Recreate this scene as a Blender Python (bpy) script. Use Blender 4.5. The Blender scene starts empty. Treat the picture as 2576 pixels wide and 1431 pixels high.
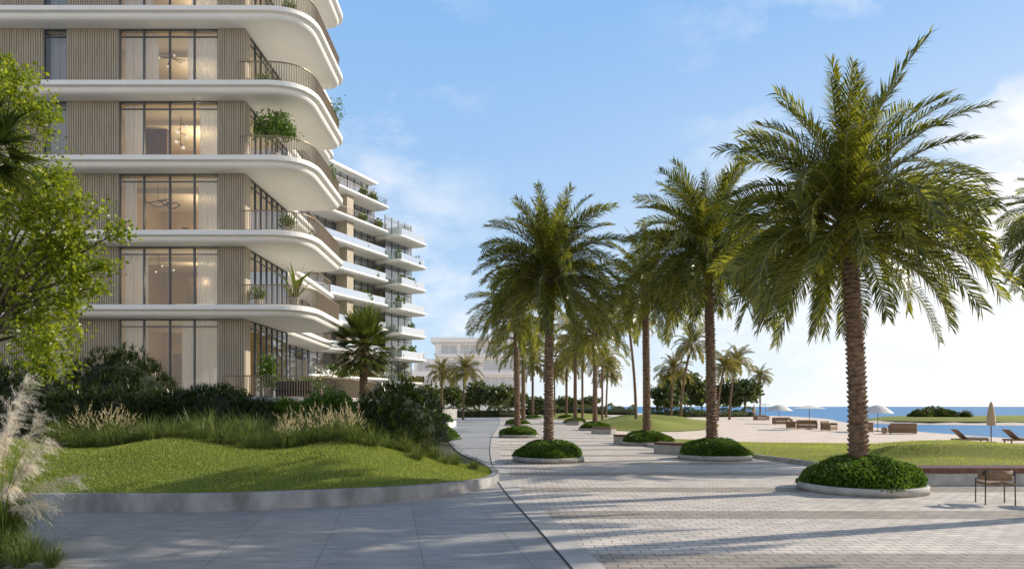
import bpy, math, random
import numpy as np
from mathutils import Vector, Matrix
from mathutils.geometry import delaunay_2d_cdt
random.seed(7); rng = np.random.default_rng(7)
SC = bpy.context.scene; COL = SC.collection
R = math.radians
F = 1717.; HZ = 1022.; CX = 1288.; EYE = 2.0
def gx(px, Y): return (px-CX)/F*Y
def gz(py, Y): return EYE+(HZ-py)/F*Y
def gd(py, z=0.): return (EYE-z)*F/(py-HZ)

# ------------------------------------------------------------------ materials
def newmat(name):
    m = bpy.data.materials.new(name); m.use_nodes = True
    nt = m.node_tree; b = nt.nodes['Principled BSDF']
    return m, nt, b
def c4(c): return (c[0], c[1], c[2], 1)
def mixc(nt, fac, a, b, mode='MIX'):
    n = nt.nodes.new('ShaderNodeMix'); n.data_type = 'RGBA'; n.blend_type = mode
    if isinstance(fac, (int, float)): n.inputs[0].default_value = fac
    else: nt.links.new(fac, n.inputs[0])
    for s, v in ((6, a), (7, b)):
        if isinstance(v, tuple): n.inputs[s].default_value = c4(v)
        else: nt.links.new(v, n.inputs[s])
    return n.outputs[2]
def math_(nt, op, a, b=None):
    n = nt.nodes.new('ShaderNodeMath'); n.operation = op
    for i, v in enumerate((a, b)):
        if v is None: continue
        if isinstance(v, (int, float)): n.inputs[i].default_value = v
        else: nt.links.new(v, n.inputs[i])
    return n.outputs[0]
def coord(nt, scale=(1,1,1)):
    t = nt.nodes.new('ShaderNodeTexCoord'); mp = nt.nodes.new('ShaderNodeMapping')
    mp.inputs['Scale'].default_value = scale
    nt.links.new(t.outputs['Object'], mp.inputs[0]); return mp.outputs[0]
def noise(nt, vec, scale, detail=4, rough=.55):
    n = nt.nodes.new('ShaderNodeTexNoise'); n.inputs['Scale'].default_value = scale
    n.inputs['Detail'].default_value = detail; n.inputs['Roughness'].default_value = rough
    nt.links.new(vec, n.inputs['Vector']); return n.outputs['Fac']
def bump(nt, b, h, strength, dist=.02):
    n = nt.nodes.new('ShaderNodeBump'); n.inputs['Strength'].default_value = strength
    n.inputs['Distance'].default_value = dist
    nt.links.new(h, n.inputs['Height']); nt.links.new(n.outputs[0], b.inputs['Normal'])
def ramp(nt, fac, p0, p1):
    n = nt.nodes.new('ShaderNodeMapRange'); n.inputs[1].default_value = p0; n.inputs[2].default_value = p1
    nt.links.new(fac, n.inputs[0]); return n.outputs[0]
def pm(name, col, rough=.6, var=.15, scale=4, bmp=0, bscale=60, metallic=0, stretch=(1,1,1)):
    m, nt, b = newmat(name)
    v = coord(nt, stretch); f = ramp(nt, noise(nt, v, scale), .3, .7)
    lo = tuple(x*(1-var) for x in col); hi = tuple(min(1, x*(1+var)) for x in col)
    nt.links.new(mixc(nt, f, lo, hi), b.inputs['Base Color'])
    b.inputs['Roughness'].default_value = rough; b.inputs['Metallic'].default_value = metallic
    if bmp: bump(nt, b, noise(nt, v, bscale), bmp)
    return m
def leafmat(name, c1, c2, trans=.35, rough=.45, tint=(1.5,1.5,.7), clear=0):
    m, nt, b = newmat(name)
    g = nt.nodes.new('ShaderNodeNewGeometry')
    col = mixc(nt, g.outputs['Random Per Island'], c1, c2)
    nt.links.new(col, b.inputs['Base Color']); b.inputs['Roughness'].default_value = rough
    tr = nt.nodes.new('ShaderNodeBsdfTranslucent')
    t1 = tuple(min(1, a*t) for a, t in zip(c1, tint)); t2 = tuple(min(1, a*t) for a, t in zip(c2, tint))
    nt.links.new(mixc(nt, g.outputs['Random Per Island'], t1, t2), tr.inputs[0])
    mx = nt.nodes.new('ShaderNodeMixShader'); mx.inputs[0].default_value = trans
    nt.links.new(b.outputs[0], mx.inputs[1]); nt.links.new(tr.outputs[0], mx.inputs[2])
    out = mx.outputs[0]
    if clear:
        tp = nt.nodes.new('ShaderNodeBsdfTransparent'); m2 = nt.nodes.new('ShaderNodeMixShader'); m2.inputs[0].default_value = clear
        nt.links.new(out, m2.inputs[1]); nt.links.new(tp.outputs[0], m2.inputs[2]); out = m2.outputs[0]
    nt.links.new(out, nt.nodes['Material Output'].inputs[0])
    return m
def glassmat(name, tint, refl=.10, opac=0.0, body=(.1,.15,.2)):
    m, nt, b = newmat(name)
    tr = nt.nodes.new('ShaderNodeBsdfTransparent'); tr.inputs[0].default_value = c4(tint)
    gl = nt.nodes.new('ShaderNodeBsdfGlossy'); gl.inputs['Roughness'].default_value = .02
    fr = nt.nodes.new('ShaderNodeFresnel'); fr.inputs[0].default_value = 1.5
    f = math_(nt, 'ADD', fr.outputs[0], refl)
    mx = nt.nodes.new('ShaderNodeMixShader'); nt.links.new(f, mx.inputs[0])
    src = tr.outputs[0]
    if opac:
        df = nt.nodes.new('ShaderNodeBsdfDiffuse'); df.inputs[0].default_value = c4(body)
        m2 = nt.nodes.new('ShaderNodeMixShader'); m2.inputs[0].default_value = opac
        nt.links.new(tr.outputs[0], m2.inputs[1]); nt.links.new(df.outputs[0], m2.inputs[2]); src = m2.outputs[0]
    nt.links.new(src, mx.inputs[1]); nt.links.new(gl.outputs[0], mx.inputs[2])
    nt.links.new(mx.outputs[0], nt.nodes['Material Output'].inputs[0])
    return m
def brickmat():
    m, nt, b = newmat('paving_brick')
    v = coord(nt)
    wob = nt.nodes.new('ShaderNodeTexNoise'); wob.inputs['Scale'].default_value = 2.5; nt.links.new(v, wob.inputs['Vector'])
    vm = nt.nodes.new('ShaderNodeVectorMath'); vm.operation = 'MULTIPLY_ADD'
    nt.links.new(wob.outputs['Color'], vm.inputs[0]); vm.inputs[1].default_value = (.04,.03,0); nt.links.new(v, vm.inputs[2])
    br = nt.nodes.new('ShaderNodeTexBrick'); nt.links.new(vm.outputs[0], br.inputs['Vector'])
    br.inputs['Color1'].default_value = (.78,.71,.64,1); br.inputs['Color2'].default_value = (.61,.555,.50,1)
    br.inputs['Mortar'].default_value = (.26,.235,.21,1); br.inputs['Scale'].default_value = 1
    br.inputs['Mortar Size'].default_value = .009; br.inputs['Brick Width'].default_value = .30
    br.inputs['Row Height'].default_value = .17; br.inputs['Bias'].default_value = -.1
    sp = nt.nodes.new('ShaderNodeSeparateXYZ'); nt.links.new(v, sp.inputs[0])
    y = math_(nt, 'MODULO', math_(nt, 'ADD', sp.outputs[1], 40 - 10.35 + 3.8), 3.8)
    band = math_(nt, 'LESS_THAN', y, .95)
    c1 = mixc(nt, 1., br.outputs[0], mixc(nt, band, (1,1,1), (.58,.565,.54)), 'MULTIPLY')
    c2 = mixc(nt, 1., c1, mixc(nt, ramp(nt, noise(nt, v, 1.3, 6, .65), .3, .7), (.80,.80,.80), (1.12,1.1,1.07)), 'MULTIPLY')
    nt.links.new(c2, b.inputs['Base Color']); b.inputs['Roughness'].default_value = .68
    h = math_(nt, 'ADD', math_(nt, 'MULTIPLY', br.outputs['Fac'], -1), math_(nt, 'MULTIPLY', noise(nt, v, 25), .8))
    bump(nt, b, h, .7, .010)
    return m
def slabmat():
    m, nt, b = newmat('stone_slab')
    v = coord(nt)
    mp = nt.nodes.new('ShaderNodeMapping'); mp.inputs['Rotation'].default_value = (0,0,R(80)); mp.inputs['Location'].default_value = (.4,.95,0)
    nt.links.new(v, mp.inputs[0])
    br = nt.nodes.new('ShaderNodeTexBrick'); nt.links.new(mp.outputs[0], br.inputs['Vector'])
    br.inputs['Color1'].default_value = (.42,.405,.39,1); br.inputs['Color2'].default_value = (.375,.365,.355,1)
    br.inputs['Mortar'].default_value = (.16,.16,.16,1); br.inputs['Scale'].default_value = 1
    br.inputs['Mortar Size'].default_value = .006; br.inputs['Brick Width'].default_value = 7.5
    br.inputs['Row Height'].default_value = 1.35
    v2 = coord(nt, (1, 4, 1))
    c = mixc(nt, 1., br.outputs[0], mixc(nt, ramp(nt, noise(nt, v2, 1.6, 8, .7), .3, .7), (.62,.62,.63), (1.28,1.26,1.23)), 'MULTIPLY')
    nt.links.new(c, b.inputs['Base Color']); b.inputs['Roughness'].default_value = .5
    bump(nt, b, noise(nt, v2, 22, 6), .4, .010)
    return m
def grassmat(name, a, b_, scale=3):
    m, nt, b = newmat(name); v = coord(nt)
    f = ramp(nt, noise(nt, v, scale, 8, .7), .3, .7)
    f2 = ramp(nt, noise(nt, v, 45, 3), .3, .7)
    c = mixc(nt, f2, mixc(nt, f, a, b_), tuple(x*.65 for x in a))
    nt.links.new(c, b.inputs['Base Color']); b.inputs['Roughness'].default_value = .8
    b.inputs['Specular IOR Level'].default_value = .2
    bump(nt, b, noise(nt, v, 70, 4, .7), .7, .02)
    return m
def watermat(name, col, col2, sc, st, stretch):
    m, nt, b = newmat(name); v = coord(nt, stretch)
    nt.links.new(mixc(nt, ramp(nt, noise(nt, v, sc*.5, 6, .65), .35, .65), col, col2), b.inputs['Base Color'])
    b.inputs['Roughness'].default_value = .35; b.inputs['Specular IOR Level'].default_value = .09
    b.inputs['IOR'].default_value = 1.33
    bump(nt, b, noise(nt, v, sc, 5, .6), st, .15)
    return m
M = {}
M['brick'] = brickmat(); M['slab'] = slabmat()
M['sand'] = pm('sand', (.78,.65,.53), .9, .12, .6, .4, 30)
M['soil'] = pm('soil', (.05,.05,.022), .95, .4, 3, .8, 20)
M['grass'] = grassmat('lawn_grass', (.15,.205,.035), (.22,.27,.05))
M['grass2'] = grassmat('beach_lawn_grass', (.28,.31,.055), (.40,.40,.08), 1.2)
M['blade'] = leafmat('grass_blade', (.13,.19,.028), (.42,.44,.10), .42, .5)
M['blade2'] = leafmat('beach_grass_blade', (.28,.32,.06), (.49,.49,.12), .45, .5)
M['kerb'] = pm('kerb_concrete', (.29,.285,.28), .65, .4, 2.2, .4, 40, 0, (1,1,.5))
M['kerb2'] = pm('pale_kerb', (.40,.385,.36), .7, .25, 3, .3, 40)
M['border'] = pm('border_stone', (.54,.505,.465), .65, .16, 1.5, .2, 40)
M['joint'] = pm('joint_line', (.03,.03,.03), .8)
M['sea'] = watermat('sea_water', (.014,.17,.40), (.035,.26,.52), .35, .6, (1,.4,1))
M['white'] = pm('white_render', (.91,.88,.82), .5, .03, 1.2, .08, 30)
M['tan'] = pm('tan_cladding', (.40,.335,.245), .6, .14, 2, .1, 30, 0, (3,3,.4))
M['frame'] = pm('window_frame_metal', (.10,.115,.13), .4, .1, 3, 0, 30, .4)
M['bronze'] = pm('bronze_metal', (.25,.19,.125), .45, .12, 5, 0, 30, .3)
M['glass'] = glassmat('window_glass', (.93,.95,.95), .07)
M['sidegl'] = glassmat('side_glass', (.85,.90,.95), .20)
M['bluegl'] = glassmat('blue_glass', (.80,.83,.86), .24, .35, (.33,.33,.33))
M['clrgl'] = glassmat('railing_glass', (.85,.92,.92), .06)
M['curtain'] = leafmat('curtain_linen', (.88,.87,.86), (.92,.91,.90), .42, .9, (1,1,1), .20)
M['room'] = pm('room_plaster', (.52,.37,.19), .8, .06, 1)
M['ceil'] = pm('ceiling_plaster', (.74,.61,.41), .8, .04, 1)
M['wood'] = pm('interior_wood', (.12,.07,.035), .5, .2, 3)
M['bench'] = pm('bench_hardwood', (.17,.068,.042), .5, .25, 4, .2, 40, 0, (1,6,1))
M['trunk'] = pm('palm_bark', (.19,.125,.078), .9, .55, 9, 1., 30)
M['bark'] = pm('tree_bark', (.11,.085,.06), .9, .35, 6, .8, 25, 0, (1,1,.3))
M['palm'] = leafmat('palm_leaflet', (.030,.048,.012), (.205,.225,.050), .46, .27, (2.4,2.1,.65))
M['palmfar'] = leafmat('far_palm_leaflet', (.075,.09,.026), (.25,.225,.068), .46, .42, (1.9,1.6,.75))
M['rachis'] = pm('frond_stem', (.26,.22,.07), .45, .2, 4)
M['fan'] = leafmat('fan_palm_leaf', (.055,.085,.02), (.18,.205,.045), .35, .36)
M['dark'] = leafmat('dark_strap_leaf', (.018,.030,.010), (.080,.110,.028), .25, .28)
M['tree'] = leafmat('lime_leaf', (.09,.15,.015), (.33,.37,.035), .5, .36, (1.75,1.65,.5))
M['shrub'] = leafmat('clipped_leaf', (.04,.09,.012), (.15,.24,.036), .32, .33)
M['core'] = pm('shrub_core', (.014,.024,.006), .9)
M['farleaf'] = leafmat('far_tree_leaf', (.045,.07,.02), (.13,.155,.048), .3, .5)
M['tuft'] = leafmat('tuft_blade', (.05,.085,.018), (.26,.31,.09), .42, .4)
M['spike'] = leafmat('seed_head', (.48,.39,.22), (.72,.61,.39), .4, .8, (1.1,1.1,1))
M['plume'] = leafmat('pampas_plume', (.80,.71,.58), (.94,.88,.77), .5, .9, (1.05,1.05,1))
M['pot'] = pm('pot_clay', (.42,.36,.30), .7, .12, 4, .2)
M['canvas'] = pm('canvas_white', (.78,.74,.68), .8, .05, 3)
M['canvasb'] = pm('canvas_beige', (.46,.34,.23), .85, .08, 4)
M['wicker'] = pm('wicker', (.24,.15,.085), .75, .3, 14, .6, 60)
M['cushion'] = pm('cushion_fabric', (.50,.45,.39), .9, .08, 5)
M['metal'] = pm('dark_metal', (.05,.042,.038), .45, .15, 6, 0, 30, .6)
M['brass'] = pm('brass', (.12,.065,.03), .35, .1, 5, 0, 30, .5)
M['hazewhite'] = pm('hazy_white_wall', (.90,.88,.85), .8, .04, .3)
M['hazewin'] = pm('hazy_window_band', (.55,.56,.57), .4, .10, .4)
def emis(name, col, s):
    m, nt, b = newmat(name); b.inputs['Emission Color'].default_value = c4(col); b.inputs['Emission Strength'].default_value = s
    return m
M['globe'] = emis('lamp_globe', (1,.85,.62), .6)

# ------------------------------------------------------------------ mesh helpers
OFF = {}
def off_of(p): return OFF.get(p.name, Vector((0,0,0))) if p else Vector((0,0,0))
def link(name, me, mats, parent):
    for m in (mats if isinstance(mats, (list, tuple)) else [mats]): me.materials.append(m)
    o = bpy.data.objects.new(name, me); COL.objects.link(o)
    if parent: o.parent = parent; OFF[o.name] = off_of(parent)
    return o
def tag(o, label=None, cat=None, group=None, kind=None):
    if label: o['label'] = label
    if cat: o['category'] = cat
    if group: o['group'] = group
    if kind: o['kind'] = kind
    return o
def empty(name, label, cat, loc, group=None, rz=0):
    o = bpy.data.objects.new(name, None); COL.objects.link(o); o.location = loc; o.rotation_euler = (0,0,rz)
    o.empty_display_size = .2
    OFF[o.name] = Vector(loc); return tag(o, label, cat, group)
class MB:
    def __init__(s): s.v = []; s.f = []; s.m = []
    def add(s, vs, fs, mi=0):
        o = len(s.v); s.v += [tuple(v) for v in vs]; s.f += [tuple(i+o for i in f) for f in fs]; s.m += [mi]*len(fs); return s
    def box(s, x0, x1, y0, y1, z0, z1, mi=0):
        return s.add([(x0,y0,z0),(x1,y0,z0),(x1,y1,z0),(x0,y1,z0),(x0,y0,z1),(x1,y0,z1),(x1,y1,z1),(x0,y1,z1)],
              [(0,3,2,1),(4,5,6,7),(0,1,5,4),(1,2,6,5),(2,3,7,6),(3,0,4,7)], mi)
    def rbox(s, x0, x1, y0, y1, z0, z1, b=.02, mi=0):
        rings = []
        for z, e in ((z0,b),(z0+b,0),(z1-b,0),(z1,b)):
            a0, a1, c0, c1 = x0+e, x1-e, y0+e, y1-e
            rings.append([(a0+b,c0,z),(a1-b,c0,z),(a1,c0+b,z),(a1,c1-b,z),(a1-b,c1,z),(a0+b,c1,z),(a0,c1-b,z),(a0,c0+b,z)])
        return s.loft(rings, mi)
    def loft(s, rings, mi=0, cap=True, closed=True):
        n = len(rings[0]); vs = [p for r in rings for p in r]; fs = []
        if n < 3: closed = False; cap = False
        for i in range(len(rings)-1):
            for j in range(n if closed else n-1):
                k = (j+1) % n; fs.append((i*n+j, i*n+k, (i+1)*n+k, (i+1)*n+j))
        if cap: fs.append(tuple(range(n-1,-1,-1))); fs.append(tuple((len(rings)-1)*n+j for j in range(n)))
        return s.add(vs, fs, mi)
    def tube(s, pts, rads, n=8, mi=0, cap=True):
        pts = [Vector(p) for p in pts]
        if isinstance(rads, (int, float)): rads = [rads]*len(pts)
        rings = []; a = None
        for i, p in enumerate(pts):
            t = (pts[min(i+1,len(pts)-1)]-pts[max(i-1,0)]).normalized()
            if a is None: a = t.orthogonal().normalized()
            else: a = (a-t*a.dot(t)).normalized()
            b = t.cross(a)
            rings.append([p+(a*math.cos(2*math.pi*j/n)+b*math.sin(2*math.pi*j/n))*rads[i] for j in range(n)])
        return s.loft(rings, mi, cap)
    def lathe(s, prof, c=(0,0,0), n=20, mi=0):
        rings = [[(c[0]+r*math.cos(2*math.pi*j/n), c[1]+r*math.sin(2*math.pi*j/n), c[2]+z) for j in range(n)] for r, z in prof]
        return s.loft(rings, mi)
    def sphere(s, c, r, n=10, mi=0):
        return s.lathe([(max(1e-3,r*math.sin(math.pi*k/6)), -r*math.cos(math.pi*k/6)) for k in range(7)], c, n, mi)
    def sweep(s, path, prof, closed=False, zf=None, mi=0, cap=True):
        n = len(path); rings = []
        for i, p in enumerate(path):
            a = path[(i-1) % n] if closed or i > 0 else p; b = path[(i+1) % n] if closed or i < n-1 else p
            tx, ty = b[0]-a[0], b[1]-a[1]; l = math.hypot(tx,ty) or 1; nx, ny = ty/l, -tx/l
            k = zf(p) if zf else 1
            rings.append([(p[0]+nx*o, p[1]+ny*o, z*k) for o, z in prof])
        if closed:
            rings.append(rings[0]); return s.loft(rings, mi, False)
        return s.loft(rings, mi, cap)
    def slab(s, outline, prof, mi=0):
        n = len(outline); rings = []
        for o, z in prof:
            r = []
            for i, p in enumerate(outline):
                a = outline[i-1]; b = outline[(i+1) % n]
                d1 = Vector((p[0]-a[0],p[1]-a[1])).normalized(); d2 = Vector((b[0]-p[0],b[1]-p[1])).normalized()
                n1 = Vector((d1.y,-d1.x)); n2 = Vector((d2.y,-d2.x)); nn = (n1+n2); q = 1+n1.dot(n2)
                r.append((p[0]+nn.x/q*o, p[1]+nn.y/q*o, z))
            rings.append(r)
        vs = [p for r in rings for p in r]; fs = []
        for i in range(len(rings)-1):
            for j in range(n):
                k = (j+1) % n; fs.append((i*n+k, i*n+j, (i+1)*n+j, (i+1)*n+k))
        fs.append(tuple(range(n))); fs.append(tuple((len(rings)-1)*n+j for j in range(n-1,-1,-1)))
        return s.add(vs, fs, mi)
    def build(s, name, mats, parent=None, smooth=False, local=False):
        me = bpy.data.meshes.new(name); v = s.v
        if parent and not local:
            o = off_of(parent); v = [(a-o.x,b-o.y,c-o.z) for a,b,c in v]
        me.from_pydata(v, [], s.f); me.polygons.foreach_set('material_index', s.m)
        if smooth: me.polygons.foreach_set('use_smooth', [True]*len(s.f))
        me.update(); return link(name, me, mats, parent)
def np_build(name, blocks, mats, parent=None):
    vs=[]; lo=[]; st=[]; mi=[]; vo=0; lc=0
    for V, Fc, m in blocks:
        V = np.asarray(V, float); n, k, _ = V.shape; Fc = np.asarray(Fc); mf, s = Fc.shape
        lo.append((np.arange(n)[:,None,None]*k+Fc[None]).reshape(-1)+vo); vs.append(V.reshape(-1,3))
        cnt = n*mf; st.append(lc+np.arange(cnt)*s); mi.append(np.full(cnt, m)); vo += n*k; lc += cnt*s
    me = bpy.data.meshes.new(name)
    me.vertices.add(vo); me.vertices.foreach_set('co', np.concatenate(vs).ravel())
    me.loops.add(lc); me.loops.foreach_set('vertex_index', np.concatenate(lo).astype(np.int32))
    st = np.concatenate(st).astype(np.int32); me.polygons.add(len(st)); me.polygons.foreach_set('loop_start', st)
    me.polygons.foreach_set('material_index', np.concatenate(mi).astype(np.int32))
    me.update(calc_edges=True)
    return link(name, me, mats, parent)
def rpoly(pts, rad, n=9):
    out = []; N = len(pts)
    for i, p in enumerate(pts):
        r = rad[i] if isinstance(rad, (list, tuple)) else rad
        if not r: out.append(tuple(p)); continue
        v = Vector(p); a = Vector(pts[i-1]); b = Vector(pts[(i+1) % N])
        p0 = v+(a-v).normalized()*r; p1 = v+(b-v).normalized()*r
        for k in range(n+1):
            t = k/n; q = p0*(1-t)**2+v*2*t*(1-t)+p1*t*t; out.append((q.x,q.y))
    ar = sum(out[i-1][0]*out[i][1]-out[i][0]*out[i-1][1] for i in range(len(out)))
    return out if ar > 0 else out[::-1]
def cr(pts, n=6, closed=False):
    P = [np.array(p, float) for p in pts]; N = len(P); out = []
    for i in range(N if closed else N-1):
        a = P[(i-1) % N] if closed or i > 0 else P[i]; b = P[i]; c = P[(i+1) % N]; d = P[(i+2) % N] if closed or i+2 < N else c
        for k in range(n):
            t = k/n
            out.append(tuple(.5*(2*b+(c-a)*t+(2*a-5*b+4*c-d)*t*t+(3*b-a-3*c+d)*t**3)))
    if not closed: out.append(tuple(P[-1]))
    return out
def resample(path, step):
    out = [path[0]]; acc = 0
    for a, b in zip(path[:-1], path[1:]):
        l = math.hypot(b[0]-a[0], b[1]-a[1]); t = step-acc
        while t <= l:
            out.append((a[0]+(b[0]-a[0])*t/l, a[1]+(b[1]-a[1])*t/l)); t += step
        acc = l-(t-step)
    return out
def inpoly(x, y, poly):
    ins = np.zeros(x.shape, bool); n = len(poly)
    for i in range(n):
        x0,y0 = poly[i-1]; x1,y1 = poly[i]
        if y0 == y1: continue
        c = ((y0 > y) != (y1 > y)) & (x < (x1-x0)*(y-y0)/(y1-y0)+x0); ins ^= c
    return ins
def pdist(x, y, path):
    d = np.full(np.shape(x), 1e9)
    for (x0,y0),(x1,y1) in zip(path[:-1], path[1:]):
        dx, dy = x1-x0, y1-y0; L = dx*dx+dy*dy or 1e-9
        t = np.clip(((x-x0)*dx+(y-y0)*dy)/L, 0, 1)
        d = np.minimum(d, np.hypot(x-x0-t*dx, y-y0-t*dy))
    return d
def S(t): t = np.clip(t, 0, 1); return t*t*(3-2*t)
def sheet(name, poly, hf, step, mats, mf=None):
    xs = [p[0] for p in poly]; ys = [p[1] for p in poly]
    gx_, gy_ = np.meshgrid(np.arange(min(xs), max(xs), step), np.arange(min(ys), max(ys), step))
    gx_ = gx_.ravel()+.013; gy_ = gy_.ravel()+.007
    ok = inpoly(gx_, gy_, poly); ok &= pdist(gx_, gy_, poly+[poly[0]]) > step*.4
    vv = [Vector(p) for p in poly]+[Vector((a,b)) for a,b in zip(gx_[ok], gy_[ok])]
    n = len(poly)
    r = delaunay_2d_cdt(vv, [(i,(i+1) % n) for i in range(n)], [], 1, 1e-5)
    x = np.array([v.x for v in r[0]]); y = np.array([v.y for v in r[0]]); z = hf(x, y)
    fc = [tuple(f) for f in r[2]]
    me = bpy.data.meshes.new(name); me.from_pydata(list(zip(x,y,z)), [], fc)
    if mf is not None:
        ia = np.array(fc); me.polygons.foreach_set('material_index', mf(x[ia].mean(1), y[ia].mean(1)).astype(np.int32))
    me.polygons.foreach_set('use_smooth', [True]*len(me.polygons)); me.update()
    o = link(name, me, mats, None); o['kind'] = 'structure'
    return o
def nrm(a): return a/np.maximum(np.linalg.norm(a, axis=-1, keepdims=True), 1e-9)
def rand_dirs(n): return nrm(rng.normal(size=(n,3)))

# ------------------------------------------------------------------ foliage generators
def leaf_quads(P, D, L, W):
    s = nrm(np.cross(D, rand_dirs(len(P)))); L = L[:,None]; W = W[:,None]
    up = nrm(np.cross(s, D))
    return np.stack([P, P+D*L*.45+s*W+up*W*.35, P+D*L, P+D*L*.45-s*W+up*W*.35], 1)
Q4 = [(0,1,2,3)]
BL = [(0,1,3,2),(2,3,5,4)]
def blades(P, D, L, W, droop, side=None):
    n = len(P); L = L[:,None]
    s = nrm(np.cross(D, np.array([0,0,1.])+rng.normal(size=(n,3))*.15)) if side is None else side
    m = P+D*L*.55; D2 = nrm(D+np.array([0,0,-1.])*np.asarray(droop).reshape(-1,1)); t = m+D2*L*.45
    W = np.asarray(W).reshape(-1,1)
    return np.stack([P-s*W*.6,P+s*W*.6,m-s*W,m+s*W,t-s*W*.12,t+s*W*.12], 1)
def frond(L, e0, bend, nl, ll, lw, az, sway=0., dr=(.2,.85)):
    n = 16; t = np.linspace(0,1,n); e = e0-bend*t**1.25; ds = L/(n-1)
    x = np.concatenate([[0],np.cumsum(np.cos(e)*ds)[:-1]]); z = np.concatenate([[0],np.cumsum(np.sin(e)*ds)[:-1]])
    y = sway*t**2*L
    T = np.stack([np.cos(e),np.full(n,2*sway)*t,np.sin(e)],1); T = nrm(T); N = np.stack([-np.sin(e),0*e,np.cos(e)],1)
    Pr = np.stack([x,y,z],1); out = []
    tl = np.linspace(.14,.995,nl)
    itp = lambda A: np.stack([np.interp(tl,t,A[:,k]) for k in range(3)],1)
    P0 = itp(Pr); T0 = nrm(itp(T)); N0 = nrm(itp(N)); S0 = nrm(np.cross(N0,T0))
    tw = rng.normal()*.40
    for sd in (-1,1):
        l = ll*(.38+.62*np.sin(np.pi*np.clip(tl*.84+.12,0,1))**.7)*rng.uniform(.85,1.12,nl)
        a = np.radians(58-36*tl)+rng.normal(size=nl)*.08
        D = nrm(T0*np.cos(a)[:,None]+S0*sd*np.sin(a)[:,None]+N0*(.28+sd*tw+rng.normal(size=nl)*.16)[:,None])
        W = nrm(T0-D*np.sum(T0*D,1,keepdims=True))
        out.append(blades(P0,D,l,np.full(nl,lw),rng.uniform(dr[0],dr[1],nl),W))
    V = np.concatenate(out)
    rr = np.linspace(.032,.006,n)[:,None]; Sd = nrm(np.cross(N,T))
    ring = np.stack([Pr+Sd*rr,Pr+N*rr,Pr-Sd*rr,Pr-N*rr],1).reshape(1,-1,3)
    RF = [(4*i+j,4*i+(j+1)%4,4*(i+1)+(j+1)%4,4*(i+1)+j) for i in range(n-1) for j in range(4)]
    c, s = math.cos(az), math.sin(az); Mz = np.array([[c,-s,0],[s,c,0],[0,0,1]])
    return V@Mz.T, ring@Mz.T, RF
def palm_crown(nf, L, nl, ll, lw):
    bl = []; q = []
    for i in range(nf):
        u = (i+.5)/nf; az = i*2.39996+rng.normal()*.14
        e0 = R(84-104*u**.95)+rng.normal()*R(7)
        bend = R(30+68*math.sin(math.pi*min(1,u*.85+.06)))*rng.uniform(.75,1.25)
        if u > .80: bend = R(58)*rng.uniform(.7,1.25)
        l = L*(1.0-.05*u)*rng.uniform(.80,1.06)
        V, ring, RF = frond(l, e0, bend, nl, ll, lw, az, rng.normal()*.10)
        o = np.array([math.cos(az)*.11, math.sin(az)*.11, .30-.75*u])
        q.append(V+o); bl.append((ring+o, RF, 1))
    return [(np.concatenate(q), BL, 0)]+bl
def palm_trunk(h, r0, r1, lean=(0,0), n=13):
    mb = MB(); step = .115; nr = int(h/step); rings = []
    for i in range(nr+1):
        for q in (0,1):
            z = min(h, i*step+(0 if q == 0 else step*.8)); t = z/h
            r = r0+(r1-r0)*t**.6; r *= 1+.30*math.exp(-z/.35)
            if t > .90: r *= 1+.5*((t-.90)/.10)
            ring = []
            for j in range(n):
                a = 2*math.pi*(j+.5*(i % 2))/n
                k = .86 if q == 0 else 1.06+random.uniform(-.03,.11)+(.07 if (j+i) % 2 else 0)
                zz = z+(random.uniform(-.035,.03) if q else 0)
                ring.append((lean[0]*t*t+r*k*math.cos(a), lean[1]*t*t+r*k*math.sin(a), zz))
            rings.append(ring)
    return mb.loft(rings)
def dome_pts(n, Rr, H, lump=.12):
    th = rng.uniform(0,2*np.pi,n); cz = rng.uniform(0,1,n)**.8; sr = np.sqrt(1-cz**2)
    k = 1+lump*np.sin(3*th+5*cz)+lump*.6*np.sin(7*th-4*cz)
    P = np.stack([Rr*sr*np.cos(th)*k, Rr*sr*np.sin(th)*k, H*cz*k],1)
    N = nrm(np.stack([sr*np.cos(th)/Rr, sr*np.sin(th)/Rr, cz/H],1))
    return P, N
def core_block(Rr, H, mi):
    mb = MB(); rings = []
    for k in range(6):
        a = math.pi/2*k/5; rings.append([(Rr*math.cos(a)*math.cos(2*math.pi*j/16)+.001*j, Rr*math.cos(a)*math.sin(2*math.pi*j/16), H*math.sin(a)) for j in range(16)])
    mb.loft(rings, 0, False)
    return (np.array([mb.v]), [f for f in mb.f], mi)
def dome_shrub(Rr, H, n, l0, w=.42, lump=.08):
    P, N = dome_pts(n, Rr, H, lump); P = P*rng.uniform(.88,1.06,(n,1))
    D = nrm(N+rand_dirs(n)*.8+np.array([0,0,.25])); L = l0*rng.uniform(.7,1.3,n)
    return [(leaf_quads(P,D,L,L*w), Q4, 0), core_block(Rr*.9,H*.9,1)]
def strap_shrub(Rr, H, nro, L, nb=14, w=.014):
    P, N = dome_pts(nro, Rr, H, .07); P = P*rng.uniform(.88,1.02,(nro,1))
    Pb = np.repeat(P,nb,0); Nb = np.repeat(N,nb,0); n = len(Pb)
    D = nrm(Nb*.75+rand_dirs(n)*.85+np.array([0,0,.3])); l = L*rng.uniform(.7,1.25,n)
    return [(blades(Pb,D,l,np.full(n,w),rng.uniform(0,.5,n)), BL, 0), core_block(Rr*.88,H*.86,1)]
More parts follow.
